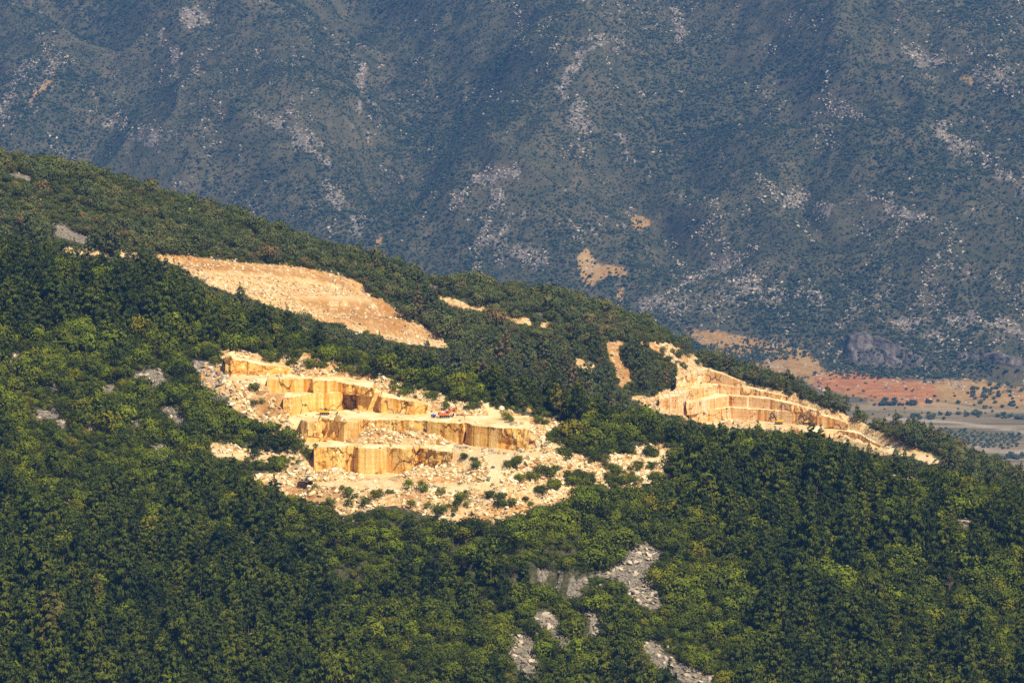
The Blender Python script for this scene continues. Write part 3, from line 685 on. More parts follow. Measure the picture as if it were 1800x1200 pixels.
def scatter(name, protos, P, S, rot=None, kind='stuff', label=None, cat=None, tilt=0.0):
    n = len(P); me = bpy.data.meshes.new(name); me.vertices.add(n); me.vertices.foreach_set('co', np.asarray(P, np.float32).ravel())
    r = np.random.default_rng(n)
    if rot is None: rot = np.stack([r.normal(0, tilt, n), r.normal(0, tilt, n), r.uniform(0, 6.283, n)], -1)
    S = np.asarray(S, float)
    if S.ndim == 1: S = np.stack([S, S, S], -1)
    a = me.attributes.new('rot', 'FLOAT_VECTOR', 'POINT'); a.data.foreach_set('vector', rot.astype(np.float32).ravel())
    a = me.attributes.new('scl', 'FLOAT_VECTOR', 'POINT'); a.data.foreach_set('vector', S.astype(np.float32).ravel())
    a = me.attributes.new('pid', 'INT', 'POINT'); a.data.foreach_set('value', r.integers(0, len(protos), n).astype(np.int32))
    me.update(); o = link(name, me); tag(o, label, cat, kind=kind)
    g = bpy.data.node_groups.new(name + '_nodes', 'GeometryNodeTree')
    g.interface.new_socket('Geometry', in_out='INPUT', socket_type='NodeSocketGeometry'); g.interface.new_socket('Geometry', in_out='OUTPUT', socket_type='NodeSocketGeometry')
    gi = g.nodes.new('NodeGroupInput'); go = g.nodes.new('NodeGroupOutput'); ip = g.nodes.new('GeometryNodeInstanceOnPoints'); jg = g.nodes.new('GeometryNodeJoinGeometry')
    for p in protos:
        oi = g.nodes.new('GeometryNodeObjectInfo'); oi.inputs['Object'].default_value = p; oi.inputs['As Instance'].default_value = True
        g.links.new(oi.outputs['Geometry'], jg.inputs[0])
    def na(nm, t):
        nd = g.nodes.new('GeometryNodeInputNamedAttribute'); nd.data_type = t; nd.inputs['Name'].default_value = nm; return nd.outputs['Attribute']
    g.links.new(gi.outputs[0], ip.inputs['Points']); g.links.new(jg.outputs[0], ip.inputs['Instance']); ip.inputs['Pick Instance'].default_value = True
    g.links.new(na('pid', 'INT'), ip.inputs['Instance Index']); g.links.new(na('rot', 'FLOAT_VECTOR'), ip.inputs['Rotation']); g.links.new(na('scl', 'FLOAT_VECTOR'), ip.inputs['Scale'])
    g.links.new(ip.outputs[0], go.inputs[0]); md = o.modifiers.new('scatter', 'NODES'); md.node_group = g
    return o

# ------------------------------------------------------------------ where trees may stand
OPEN = [Q, SCAR, RQ] + BITS + GREYS + GREYS_B
BENPOLY = [b['poly'] for b in BEN]
def blocked(x, y, z, h, rad, isA):
    """true where the tree's foot or crown would cover ground the photograph shows bare"""
    bad = np.zeros(len(x), bool)
    for pols, cond in (([Q], isA), (GREYS, isA), ([SCAR, RQ] + BITS, np.ones(len(x), bool)), (GREYS_B, ~isA)):
        for p in pols:
            a0 = min(q[0] for q in p) - 30; a1 = max(q[0] for q in p) + 30; b0 = min(q[1] for q in p) - 5; b1 = max(q[1] for q in p) + 90
            px, py = proj(x, y, z); m = cond & (px > a0) & (px < a1) & (py > b0) & (py < b1)
            if not m.any(): continue
            idx = np.nonzero(m)[0]; r = np.zeros(len(idx), bool)
            for dx, fz in ((0, 0), (0, .45), (0, .85), (-.6, .35), (.6, .35)):
                ax, ay = proj(x[idx] + dx * rad[idx], y[idx], z[idx] + h[idx] * fz); r |= inpoly(ax + 16 * fbm(x[idx] / 7, y[idx] / 7, 61, 3), ay + (15 if p is Q else 10) * fbm(x[idx] / 7, y[idx] / 7, 62, 3), p)
            bad[idx] |= r
    for b in BEN: bad |= inpoly(x, y, b['poly']) & (z < bench_top(b, x, y) + 1.0)
    for p, zz in PADS: bad |= inpoly(x, y, p) & (z < zz + 1.5)
    return bad
def jgrid(x0, x1, y0, y1, s, r):
    a, b = np.meshgrid(np.arange(x0, x1, s), np.arange(y0, y1, s)); a = a + (np.arange(a.shape[0]) % 2)[:, None] * s / 2
    return (a + r.uniform(-.42, .42, a.shape) * s).ravel(), (b + r.uniform(-.42, .42, b.shape) * s).ravel()
def blob(px, py, L):
    v = np.zeros(np.shape(px))
    for cx, cy, rx, ry in L: v = np.maximum(v, np.exp(-(((px - cx) / rx)**2 + ((py - cy) / ry)**2)))
    return v
MAQ = [(760, 925, 260, 32), (200, 760, 260, 150), (420, 760, 90, 70), (100, 680, 160, 70), (1080, 1020, 220, 130), (950, 1130, 200, 90), (1220, 1130, 170, 100), (1150, 900, 90, 60), (1020, 940, 140, 50), (1750, 1080, 140, 60), (1560, 1040, 90, 40), (1040, 780, 80, 40), (600, 640, 110, 22), (760, 690, 70, 20), (1650, 880, 80, 40), (690, 990, 160, 50), (760, 1130, 130, 70), (440, 640, 40, 40)]
r1 = np.random.default_rng(11)
def place(spacing, hmin, hmax, radf, seed, pine):
    r = np.random.default_rng(seed); x, y = jgrid(-380, 380, 1575, 2470, spacing, r)
    z = terr(x, y); isA = hA(x, y) >= hB(x, y) - 2; px, py = proj(x, y, z)
    keep = (px > -160) & (px < 1960) & (py < 1330)
    x, y, z, isA, px, py = [v[keep] for v in (x, y, z, isA, px, py)]
    mq = blob(px, py, MAQ) * isA + .25 * fbm(x / 40, y / 40, 5, 3)
    mqB = .45 + .9 * fbm(x / 60, y / 60, 8, 3) + .5 * blob(px, py, [(160, 360, 200, 70), (900, 530, 200, 40), (1150, 580, 120, 30)])
    m = np.where(isA, mq, mqB); k = r.random(len(x))
    keep = (k > m * 1.5 - .05) if pine else (k < np.where(isA, .22 + m * 2.2, .35 + m))
    x, y, z, isA, px, py = [v[keep] for v in (x, y, z, isA, px, py)]
    h = (hmin + (hmax - hmin) * r.random(len(x))**1.5) * (1 + .55 * fbm(x / 22, y / 22, 44, 3))
    h = np.where(isA, h, h * (.80 if pine else .9)); rad = h * radf
    # do not rise above the tree line the photograph shows
    tx, ty = proj(x, y, z + h * .95); ok = np.where(isA, ty > lin(TREELINE_A, tx) - 6 + 12 * r.random(len(x)) - 6, ty > lin(TREELINE_B, tx) - 8 * r.random(len(x)))
    ok &= ~((~isA) & (y < 2030)) 
    ok &= ~blocked(x, y, z, h, rad, isA)
    return [v[ok] for v in (x, y, z, h, px, py)] + [isA[ok]]
pines = place(6.0, 8.5, 24, .28, 1, True); shrubs = place(3.7, 2.4, 10, .55, 2, False)
# bushes growing in the quarry's rubble: pixel centre, spread, how many
PATCH = [(1000, 768, 22, 10, 14), (1040, 792, 26, 10, 14), (1075, 792, 18, 9, 8), (1010, 845, 34, 7, 10), (1090, 852, 40, 7, 10), (1150, 846, 24, 6, 7), (1120, 825, 16, 8, 5), (975, 860, 20, 8, 6), (900, 890, 30, 8, 7), (580, 888, 20, 6, 2), (780, 900, 40, 8, 9), (905, 818, 14, 10, 6), (935, 842, 14, 8, 5), (970, 838, 14, 8, 4), (912, 848, 8, 5, 2), (834, 821, 10, 6, 4), (816, 808, 8, 5, 2), (985, 778, 20, 12, 8), (1030, 785, 26, 12, 10), (1060, 775, 24, 10, 6), (1010, 855, 20, 8, 5), (1100, 790, 20, 8, 5), (1080, 835, 30, 8, 6), (1140, 800, 12, 10, 4),
         (895, 738, 12, 6, 3), (950, 745, 14, 5, 4), (1150, 812, 12, 12, 4), (720, 697, 14, 6, 5), (755, 702, 12, 5, 3), (785, 712, 14, 6, 4), (825, 718, 16, 8, 6), (640, 660, 30, 8, 7), (560, 645, 22, 7, 7), (600, 652, 16, 6, 4), (480, 635, 16, 4, 4), (515, 642, 10, 4, 3), (460, 712, 16, 8, 2), (440, 690, 12, 8, 2), (700, 685, 20, 6, 5),
         (745, 868, 8, 4, 2), (720, 862, 6, 3, 2), (860, 880, 22, 8, 4), (800, 880, 20, 10, 4), (470, 812, 22, 6, 3), (535, 800, 20, 7, 5), (440, 790, 14, 4, 2), (640, 880, 30, 12, 6), (690, 868, 8, 4, 2), (950, 870, 14, 6, 3), (540, 858, 10, 4, 2), (1270 - 60, 640, 20, 10, 5), (1180, 625, 18, 8, 5), (1200, 650, 10, 5, 2), (612, 862, 10, 4, 2), (1050, 810, 14, 6, 3), (1000, 805, 10, 6, 3)]
px = []; py = []
for cx, cy, rx, ry, n in PATCH:
    n = int(n * 1.35); px += list(r1.normal(cx, rx * .6, n)); py += list(r1.normal(cy, ry * .55, n))
def drop(px, py):
    """follow the line of sight down to the ground -> world points"""
    px = np.asarray(px, float); py = np.asarray(py, float); dx, dy, dz = ray(px, py); hit = np.full(len(px), np.nan); t = 1560.0
    while t < 2480:
        x = dx * t; y = dy * t; z = CAMZ + dz * t; m = np.isnan(hit); g = np.zeros(len(px))
        g[m] = top(x[m], y[m]); hit[m & (g >= z)] = t; t += 1.0
        if not np.isnan(hit).any(): break
    hit = np.where(np.isnan(hit), 2400, hit); x = dx * hit; y = dy * hit; return x, y, top(x, y)
bx, by, bz = drop(px, py); bh = r1.uniform(2.0, 5.0, len(bx))
shrubs = [np.concatenate([a, b]) for a, b in zip(shrubs, (bx, by, bz, bh, np.array(px), np.array(py), by < 2040))]

x, y = jgrid(-330, 330, 1585, 2450, 2.1, r1); z = terr(x, y); isA = hA(x, y) >= hB(x, y) - 2; hh = r1.uniform(.9, 2.9, len(x)); px, py = proj(x, y, z)
k = (px > -60) & (px < 1860) & (py < 1230) & (r1.random(len(x)) < .92) & (isA | (y > 2080)); x, y, z, isA, hh = [v[k] for v in (x, y, z, isA, hh)]
k = ~blocked(x, y, z, hh, hh * .5, isA); LOW = np.stack([x, y, z - .2, hh], -1)[k]
cp = np.arange(1235, 1800, 3.2); cy = lin(DC, cp) + r1.uniform(-4, 10, len(cp)); cx = (cp - 900) / FP * (cy * cT + 255 * sT); cz = terr(cx, cy); ch = r1.uniform(5.5, 10.5, len(cp)); fa = np.zeros(len(cp), bool)
k = ~blocked(cx, cy, cz, ch, ch * .2, fa); pines = [np.concatenate([a, b[k]]) for a, b in zip(pines, (cx, cy, cz, ch, cp, proj(cx, cy, cz)[1], fa))]
def individuals(D, n, protos, kind):
    x, y, z, h, px, py, isA = D
    vis = isA & (px > 5) & (px < 1795) & (py < 1215) & (py > 300)
    score = np.where(vis, h / y**3 * (1 + (py > 1180) * -.3), -1); idx = np.argsort(-score)[:n]
    rest = np.ones(len(x), bool); rest[idx] = False; return idx, rest
PH = [11, 12, 10, 11.5, 10.5, 12.5, 9.5]; SH = [3.2, 3.8, 3.0, 4.2, 3.5, 2.8, 3.6]
def area(px, py):
    if py > 960: return 'along the bottom left of the hillside' if px < 600 else ('below and between the grey scree tongues' if px < 1250 else 'along the bottom right of the hillside')
    return 'on the left slope beside the near quarry' if px < 500 else ('just under the rubble of the near quarry' if px < 1150 else 'on the right slope under the far quarry')
def make_tree(kind, name, cat, mesh_pair, loc, s, rz, label, group):
    e = bpy.data.objects.new(name, None); COL.objects.link(e); e.location = loc; e.rotation_euler = (0, 0, rz); e.scale = s
    for nm, me in zip(('trunk', 'crown'), mesh_pair):
        c = bpy.data.objects.new(nm, me); COL.objects.link(c); c.parent = e
    tag(e, label, cat, group); return e
for D, meshes, Hs, name, cat, adj in ((pines, PINE, PH, 'pine_tree', 'tree', 'dark green conical pine tree'), (shrubs, SHRUB, SH, 'evergreen_bush', 'bush', 'rounded bright green evergreen bush')):
    idx, rest = individuals(D, 299, meshes, name); r = np.random.default_rng(5)
    for i in idx:
        k = int(r.integers(0, 7)); s = D[3][i] / Hs[k]; wv = r.uniform(.85, 1.15, 2); ar = area(D[4][i], D[5][i])
        make_tree(name, name, cat, meshes[k], (D[0][i], D[1][i], D[2][i] - .3), (s * wv[0], s * wv[0], s), r.uniform(0, 6.28), adj + ' ' + ar, cat + ('es ' if cat == 'bush' else 's ') + ar)
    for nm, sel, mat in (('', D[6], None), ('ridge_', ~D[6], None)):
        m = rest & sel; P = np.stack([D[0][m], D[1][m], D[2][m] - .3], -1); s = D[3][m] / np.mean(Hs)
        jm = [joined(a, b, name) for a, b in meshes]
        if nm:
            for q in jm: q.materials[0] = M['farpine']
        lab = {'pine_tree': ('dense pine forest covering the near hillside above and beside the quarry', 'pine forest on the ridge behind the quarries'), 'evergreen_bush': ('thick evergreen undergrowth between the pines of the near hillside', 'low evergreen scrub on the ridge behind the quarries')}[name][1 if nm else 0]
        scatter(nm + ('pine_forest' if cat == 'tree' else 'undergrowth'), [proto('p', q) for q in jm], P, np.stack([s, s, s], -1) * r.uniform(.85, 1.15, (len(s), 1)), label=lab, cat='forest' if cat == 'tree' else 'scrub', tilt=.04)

sl = LOW[:, 3] / np.mean(SH); scatter('low_brush', [proto('p', joined(a, b, 'low_bush')) for a, b in SHRUB[:4]], LOW[:, :3], np.stack([sl, sl, sl], -1), label='knee high green brush carpeting the ground between the trees', cat='brush', tilt=.1)
# trees the photograph lets one point out
def special(px, py, h, pair, H, name, cat, label, wide=1.0):
    x, y, z = drop([px], [py]); s = h / H
    return make_tree(name, name, cat, pair, (float(x[0]), float(y[0]), float(z[0]) - .3), (s * wide, s * wide, s), px % 6, label, None)
special(1425, 796, 15.0, PINE[5], 12.5, 'pine_tree', 'tree', 'tall pine standing up in front of the far quarry walls, right of the excavators')
special(1352, 775, 6.0, PINE[2], 10, 'pine_tree', 'tree', 'small young pine at the forest edge below the far quarry heap')
special(1528, 812, 11.5, PINE[3], 11.5, 'pine_tree', 'tree', 'airy pine in front of the small tail wall of the far quarry')
special(1490, 800, 10.0, PINE[0], 11, 'pine_tree', 'tree', 'thin pine left of the airy one before the small tail wall')
special(1590, 830, 13.0, PINE[1], 12, 'pine_tree', 'tree', 'dark bushy pine left of the last orange streak of the far quarry')
rl = crown_mesh('crown', shrub_parts(91, H=2.2)[1], M['redleaf']); special(936, 946, 2.4, (SHRUB[0][0], rl), 2.2, 'red_bush', 'bush', 'single small red leaved bush among green bushes below the near quarry')
def dead_tree(px, py, h, label, seed):
    r = np.random.default_rng(seed); parts = []; e = bpy.data.objects.new('dead_tree', None); COL.objects.link(e)
    x, y, z = drop([px], [py]); e.location = (float(x[0]), float(y[0]), float(z[0]) - .2); tag(e, label, 'tree')
    me = mesh_np('trunk', *joinp([tube((0, 0, 0), (.2, 0, h * .5), .16, .11), tube((.2, 0, h * .5), (.1, .1, h), .11, .03)])); link('trunk', me, [M['dead']], e)
    for k in range(26):
        t = r.uniform(.25, .98); a = r.uniform(0, 6.28); L = h * .36 * (1.1 - t) + .4; p = np.array([.15, 0, h * t]); q = p + np.array([math.cos(a) * L, math.sin(a) * L, L * .35])
        parts.append(tube(p, q, .06, .025, 4))
        for j in range(4):
            u = p + (q - p) * r.uniform(.3, 1); parts.append(tube(u, u + r.normal(0, .45, 3) + (0, 0, .2), .035, .012, 3) if False else tube(u, u + r.normal(0, .45, 3) + (0, 0, .2), .035, .012, 4))
    link('branches', mesh_np('branches', *joinp(parts)), [M['dead']], e)
dead_tree(1668, 1045, 9, 'bare reddish dead tree among the pines at the right', 3)
dead_tree(575, 1030, 8, 'bare grey dead tree in the forest below the near quarry', 4)
dead_tree(440, 1050, 8, 'leafless brown tree in the pines at the bottom left', 5)

# ------------------------------------------------------------------ stones
RM = [rock_mesh(300 + k, M['rock']) for k in range(6)]; GM = [rock_mesh(320 + k, M['grey']) for k in range(5)]
RP = [proto('stone', m) for m in RM]; GP = [proto('stone', m) for m in GM]
def stones(zone, n, x0, x1, y0, y1, seed, smin, smax, powr=2.6, isA=None, skipf=True, dens=None):
    r = np.random.default_rng(seed); x = r.uniform(x0, x1, n); y = r.uniform(y0, y1, n); z = top(x, y); px, py = proj(x, y, z)
    ok = np.zeros(n, bool)
    for p in zone: ok |= inpoly(px + r.normal(0, 4, n) + 10 * fbm(x / 6, y / 6, 61, 2), py + r.normal(0, 3, n) + 8 * fbm(x / 6, y / 6, 62, 2), p)
    a = hA(x, y) >= hB(x, y) - 3
    if isA is not None: ok &= (a == isA)
    if skipf:
        fl = np.zeros(n, bool)
        for p in FLOORS: fl |= inpoly(px, py, p)
        for p, zz in PADS: fl |= inpoly(x, y, p) & (z < zz + .3)
        for b in BEN: fl |= (bench_top(b, x, y) > -1e8) & (z < bench_top(b, x, y) + .3)
        ok &= ~fl | (r.random(n) < .012)
    sl = np.zeros(n, bool)
    for p in SOIL: sl |= inpoly(px, py, p)
    ok &= ~sl | (r.random(n) < .4)
    ok &= (fbm(x / 6, y / 6, 77, 3) > -.35)
    x, y, z = x[ok], y[ok], z[ok]; s = smin + (smax - smin) * r.random(len(x))**powr
    return np.stack([x, y, z + s * .15], -1), s
def rs(s, r): return np.stack([s * r.uniform(.8, 1.2, len(s)), s * r.uniform(.8, 1.2, len(s)), s * r.uniform(.6, 1.1, len(s))], -1)
rr = np.random.default_rng(9)
P, s = stones([Q], 80000, -150, 100, 1700, 1960, 41, .25, 1.5, isA=True)
big = np.argsort(-s)[:110]; rest = np.ones(len(s), bool); rest[big] = False
scatter('quarry_rubble', RP, P[rest], rs(s[rest], rr), label='loose pale broken stone covering the near quarry slopes', cat='rubble', tilt=.5)
for i in big:
    o = bpy.data.objects.new('boulder', RM[int(rr.integers(0, 6))]); COL.objects.link(o); o.location = P[i]; q = s[i] * rr.uniform(1, 1.5)
    o.scale = (q, q * .9, q * .85); o.rotation_euler = tuple(rr.uniform(-.5, .5, 2)) + (rr.uniform(0, 6.28),)
    tag(o, 'large pale boulder lying in the rubble of the near quarry', 'boulder', 'boulders scattered over the near quarry rubble')
P, s = stones([SCAR], 70000, -320, 20, 2050, 2380, 42, .25, 1.05, isA=False); scatter('scar_rubble', RP, P, rs(s, rr), label='pale rubble spilled over the long cleared strip above the near quarry', cat='rubble', tilt=.5)
P, s = stones([RQ] + BITS, 22000, -60, 300, 2080, 2420, 43, .3, 1.2, isA=False); scatter('far_quarry_rubble', RP, P, rs(s, rr), label='pale rubble on the slopes around the far right quarry', cat='rubble', tilt=.5)
P, s = stones(GREYS, 110000, -280, 240, 1600, 2000, 44, .3, 1.8, isA=True, skipf=False); P2, s2 = stones(GREYS_B, 16000, -330, 140, 2080, 2440, 45, .3, 1.1, isA=False, skipf=False)
scatter('grey_scree', GP, np.concatenate([P, P2]), rs(np.concatenate([s, s2]), rr), label='weathered grey scree lying in open tongues between the bushes', cat='scree', tilt=.5)
# grey outcrops showing through the scrub
x = rr.uniform(-320, 320, 60000); y = rr.uniform(1600, 2440, 60000); z = terr(x, y); m = (fbm(x / 12, y / 12, 123, 4) > .27) & (z > 60); s = .3 + 1.2 * rr.random(m.sum())**2
scatter('rock_outcrops', GP, np.stack([x[m], y[m], z[m] + .3], -1), rs(s, rr), label='small grey rock outcrops showing between the trees', cat='rocks', tilt=.5)
# blocks one can point out: pixel, size, label
for px_, py_, sz, lab in ((595, 772, 2.6, 'upright white block leaning at the foot of the second wall, left of the pillar'), (572, 776, 1.6, 'cream block in the broken bay of the second wall'), (606, 776, 1.5, 'flat white block right of the upright block'),
        (625, 718, 1.6, 'white block on top of the small stone heap on the excavator ledge'), (762, 815, 2.0, 'brown boulder in the dark cave of the lowest wall'), (808, 740, 1.2, 'small bluish white block right of the orange excavator'),
        (935, 775, 3.0, 'big tan boulder at the right end of the second wall'), (958, 785, 2.8, 'square cream boulder on the slope right of the second wall'), (975, 775, 2.3, 'rounded cream boulder above the square one'), (1000, 798, 2.0, 'cream boulder on the rubble slope right of the quarry floor'),
        (545, 846, 2.2, 'round pinkish boulder at the lower left edge of the near quarry'), (1055, 885, 2.2, 'pale boulder under the lowest right track'), (930, 725, 2.4, 'split white boulder at the top right edge of the near quarry'), (365, 660, 2.2, 'smooth grey boulder in the scree left of the near quarry'), (1118, 1044, 3.0, 'large pale boulder on the grey scree tongue')):
    x, y, z = drop([px_], [py_]); g = sz * .8
    o = bpy.data.objects.new('boulder', (GM if 'grey' in lab else RM)[int(px_) % 5]); COL.objects.link(o); o.location = (float(x[0]), float(y[0]), float(z[0]) + g * .3); o.scale = (g, g * .9, g * (1.5 if 'upright' in lab else .9)); o.rotation_euler = (.2, .15, px_ % 3)
    tag(o, lab, 'boulder')

# ------------------------------------------------------------------ far mountain cover
def far(x, y, z, sink=.5):
    return np.stack([x * UN, y * UN, CAMZ + (z - CAMZ) * UN - sink], -1)
def bil(A, x, y):
    i = np.clip(np.searchsorted(gy, y) - 1, 0, len(gy) - 2); j = np.clip(np.searchsorted(gx, x) - 1, 0, len(gx) - 2); return A[i, j]
SB = [proto('bush', crown_mesh('bush', lowbush(400 + k), M['scrub'])) for k in range(5)]
FR = [proto('stone', rock_mesh(350 + k, M['farrock'], 1, flat=.6)) for k in range(5)]
rb = np.random.default_rng(77); n = 530000
x = rb.uniform(-1080, 1080, n); y = rb.uniform(4000, 5800, n); z = mt(x, y); px, py = proj(x, y, z)
mr = bil(MRK, x, y); mo = bil(MFD, x, y); dn = .92 + .7 * fbm(x / 60, y / 90, 210, 4) - mr * .6 - mo * .55
ok = (rb.random(n) < dn) & (px > -420) & (px < 2220) & (py > -110) & ((y > 4180) | (rb.random(n) < .06))
s = 1.5 * rb.uniform(.35, 1.0, n) * (1 + .3 * fbm(x / 120, y / 120, 211, 2)); s = np.where(y < 4450, s * 1.1, s); s *= np.where(rb.random(n) < .06, 1.8, 1)
scatter('mountain_scrub', SB, far(x, y, z)[ok], np.stack([s * 1.15, s * 1.15, s], -1)[ok], label='dense blue green scrub dotting the whole far mountain side', cat='scrub')
x = rb.uniform(-1080, 1080, 340000); y = rb.uniform(4050, 5450, 340000); z = mt(x, y); px, py = proj(x, y, z); mr = bil(MRK, x, y)
ok = (np.minimum(mr, 1.0) + .8 * fbm(x / 16 + y / 120, y / 50, 222, 5) + .35 * fbm(x / 6, y / 6, 223, 2) > .53) & (px > -420) & (px < 2220)
s = .8 + 3.8 * rb.random(len(x))**1.8; scatter('mountain_rocks', FR, far(x, y, z)[ok], rs(s[ok], rb), label='pale limestone outcrops on the far mountain side', cat='rocks', tilt=.4)
m = NM('cliff_rock'); cc = m.ramp(m.noise(.06, m.pos(), 7, .75), [(.36, (.05, .045, .035)), (.48, (.13, .11, .09)), (.62, (.26, .22, .18))]); m.bump(m.noise(.08, m.pos(), 6, .7), .9, 6); M['crag'] = m.out(cc)
def crag(bot, topl, seed, label):
    pxs = np.linspace(bot[0][0], bot[-1][0], 90); py0 = lin(bot, pxs) + 3; py1 = lin(topl, pxs) + 5 * fbm(pxs / 16, pxs * 0, seed + 1, 4)
    V = []; K = 16; T = []
    for px_, a in zip(pxs, lin(bot, pxs)):
        dx, dy, dz = ray(px_, a); t = np.arange(3900, 5200, 2.0); T.append(t[int(np.argmax(mt(dx * t, dy * t) >= CAMZ + dz * t))])
    T = np.polyval(np.polyfit(pxs, T, 2), pxs)
    for px_, a, b, tt in zip(pxs, py0, py1, T):
        dx, dy, dz = ray(px_, a); P0 = np.array([dx * tt * UN, dy * tt * UN, CAMZ + dz * tt * UN])
        _, dy2, dz2 = ray(px_, b); zt = CAMZ + dz2 / dy2 * P0[1]; col = []
        for j in range(K):
            u = j / (K - 1); z = P0[2] - 6 + (zt - P0[2] + 6) * u
            col.append((P0[0], P0[1] + 26 * u + 13 * float(fbm(P0[0] / 26, z / 22, seed + 5, 4)) + 10 * float(fbm(P0[0] / 70, 0, seed + 9, 2)), z))
        for q in (25, 60, 130): col.append((P0[0], P0[1] + 26 + q, zt + 3 * float(fbm(P0[0] / 20, q, seed, 3)) - q * .02))
        V.append(col)
    V = np.array(V).transpose(1, 0, 2); o = link('cliff', grid_mesh('cliff', V[..., 0], V[..., 1], V[..., 2], False), [M['crag']]); tag(o, label, 'cliff')
crag([(1486, 634), (1520, 640), (1570, 645), (1645, 640)], [(1486, 626), (1497, 594), (1525, 588), (1560, 600), (1595, 614), (1645, 636)], 500, 'grey rock cliff at the foot of the far mountain above the red earth')
crag([(1672, 640), (1730, 650), (1830, 668)], [(1672, 634), (1700, 622), (1760, 626), (1830, 640)], 520, 'dark broken cliff band at the right edge under the far mountain')
# orchard: rows of small trees
OM = crown_mesh('orchard_tree', lowbush(450, 3.0, 110), M['scrub']); cnt = 0
ORCH = [(1648, 752), (1700, 755), (1740, 762), (1800, 760), (1785, 788), (1740, 788), (1700, 782), (1670, 768)]
ow = world_poly(ORCH, 0.5); x0 = min(p[0] for p in ow); x1 = max(p[0] for p in ow); y0 = min(p[1] for p in ow); y1 = max(p[1] for p in ow)
for i in range(-60, 60):
    for j in range(-60, 60):
        u, v = i * 5.6, j * 13.0; a = R(8); xx = (x0 + x1) / 2 + u * math.cos(a) - v * math.sin(a) + rb.normal(0, .8); yy = (y0 + y1) / 2 + u * math.sin(a) + v * math.cos(a) + rb.normal(0, .8)
        if cnt < 290 and inpoly(np.array([xx]), np.array([yy]), ow)[0] and rb.random() < .93:
            o = bpy.data.objects.new('orchard_tree', OM); COL.objects.link(o); o.location = far(xx, yy, float(mt(np.array([xx]), np.array([yy]))[0])); g = rb.uniform(1.5, 2.3); o.scale = (g, g, g * .9); o.rotation_euler = (0, 0, rb.uniform(0, 6))
            tag(o, 'small dark orchard tree in rows on the valley floor at the right', 'tree', 'orchard trees planted in rows in the valley'); cnt += 1
# single trees and hedges of the valley
vp = []
for cx, cy, n, sx, sy in ((1590, 710, 26, 45, 5), (1700, 730, 20, 60, 3), (1760, 712, 16, 40, 6), (1650, 660, 12, 30, 6), (1740, 690, 40, 50, 9), (1400, 610, 6, 20, 6), (1380, 632, 3, 5, 2), (1620, 735, 14, 40, 3), (1780, 806, 26, 22, 3), (1550, 660, 7, 14, 4), (1720, 650, 14, 60, 8), (1780, 735, 14, 30, 4)):
    vp += [(rb.normal(cx, sx * .7), rb.normal(cy, sy * .7)) for _ in range(n)]
vx = []; 
for px_, py_ in vp:
    dx, dy, dz = ray(px_, py_); t = np.arange(3300, 5200, 3.0); xx = dx * t; yy = dy * t; k = int(np.argmax(mt(xx, yy) >= CAMZ + dz * t)); 
    if k > 0: vx.append((xx[k], yy[k], float(mt(xx[k:k + 1], yy[k:k + 1])[0])))
VT = crown_mesh('valley_bush', lowbush(460, 3.4, 130), M['scrub'])
for p in vx:
    o = bpy.data.objects.new('valley_bush', VT); COL.objects.link(o); o.location = far(*p); g = rb.uniform(1.2, 2.7); o.scale = (g * 1.15, g * 1.15, g); o.rotation_euler = (0, 0, rb.uniform(0, 6))
    tag(o, 'dark round bush on the valley floor or red earth below the far mountain', 'bush', 'bushes on the valley floor')

# ------------------------------------------------------------------ machines
M['yellow'] = plain('yellow_paint', (.72, .42, .02)); M['orangep'] = plain('orange_paint', (.62, .12, .025)); M['steel'] = plain('dark_steel', (.03, .03, .032), .6, grime=(.09, .06, .035))
M['grey_paint'] = plain('grey_paint', (.16, .16, .17)); M['glass'] = plain('cab_glass', (.02, .03, .035), .1, amt=.1); M['white_paint'] = plain('white_paint', (.75, .72, .66)); M['blue'] = plain('blue_paint', (.02, .04, .38))
def bmbox(bm, c, s, rot=None, bev=.06):
    r = bmesh.ops.create_cube(bm, size=1); vs = r['verts']
    bmesh.ops.scale(bm, vec=s, verts=vs)
    if bev: 
        e = list({e for v in vs for e in v.link_edges}); q = bmesh.ops.bevel(bm, geom=e, offset=bev, segments=2, affect='EDGES', profile=.5); vs = list({v for f in q['faces'] for v in f.verts} | {v for v in vs if v.is_valid})
    if rot: bmesh.ops.rotate(bm, cent=(0, 0, 0), matrix=rot, verts=vs)
    bmesh.ops.translate(bm, vec=c, verts=vs); return vs
def prism(bm, pts, y0, y1):
    a = [bm.verts.new((x, y0, z)) for x, z in pts]; b = [bm.verts.new((x, y1, z)) for x, z in pts]; n = len(pts)
    bm.faces.new(a); bm.faces.new(b[::-1])
    for i in range(n): bm.faces.new((a[i], b[i], b[(i + 1) % n], a[(i + 1) % n]))
def part(name, fn, mat, parent):
    bm = bmesh.new(); fn(bm); bmesh.ops.recalc_face_normals(bm, faces=bm.faces[:]); me = bpy.data.meshes.new(name); bm.to_mesh(me); bm.free(); return link(name, me, [mat], parent)
def cyl(bm, c, r, d, axis='Y', seg=16):
    q = bmesh.ops.create_cone(bm, cap_ends=True, segments=seg, radius1=r, radius2=r, depth=d); vs = q['verts']
    if axis == 'Y': bmesh.ops.rotate(bm, cent=(0, 0, 0), matrix=Matrix.Rotation(R(90), 3, 'X'), verts=vs)
    if axis == 'X': bmesh.ops.rotate(bm, cent=(0, 0, 0), matrix=Matrix.Rotation(R(90), 3, 'Y'), verts=vs)
    bmesh.ops.translate(bm, vec=c, verts=vs)
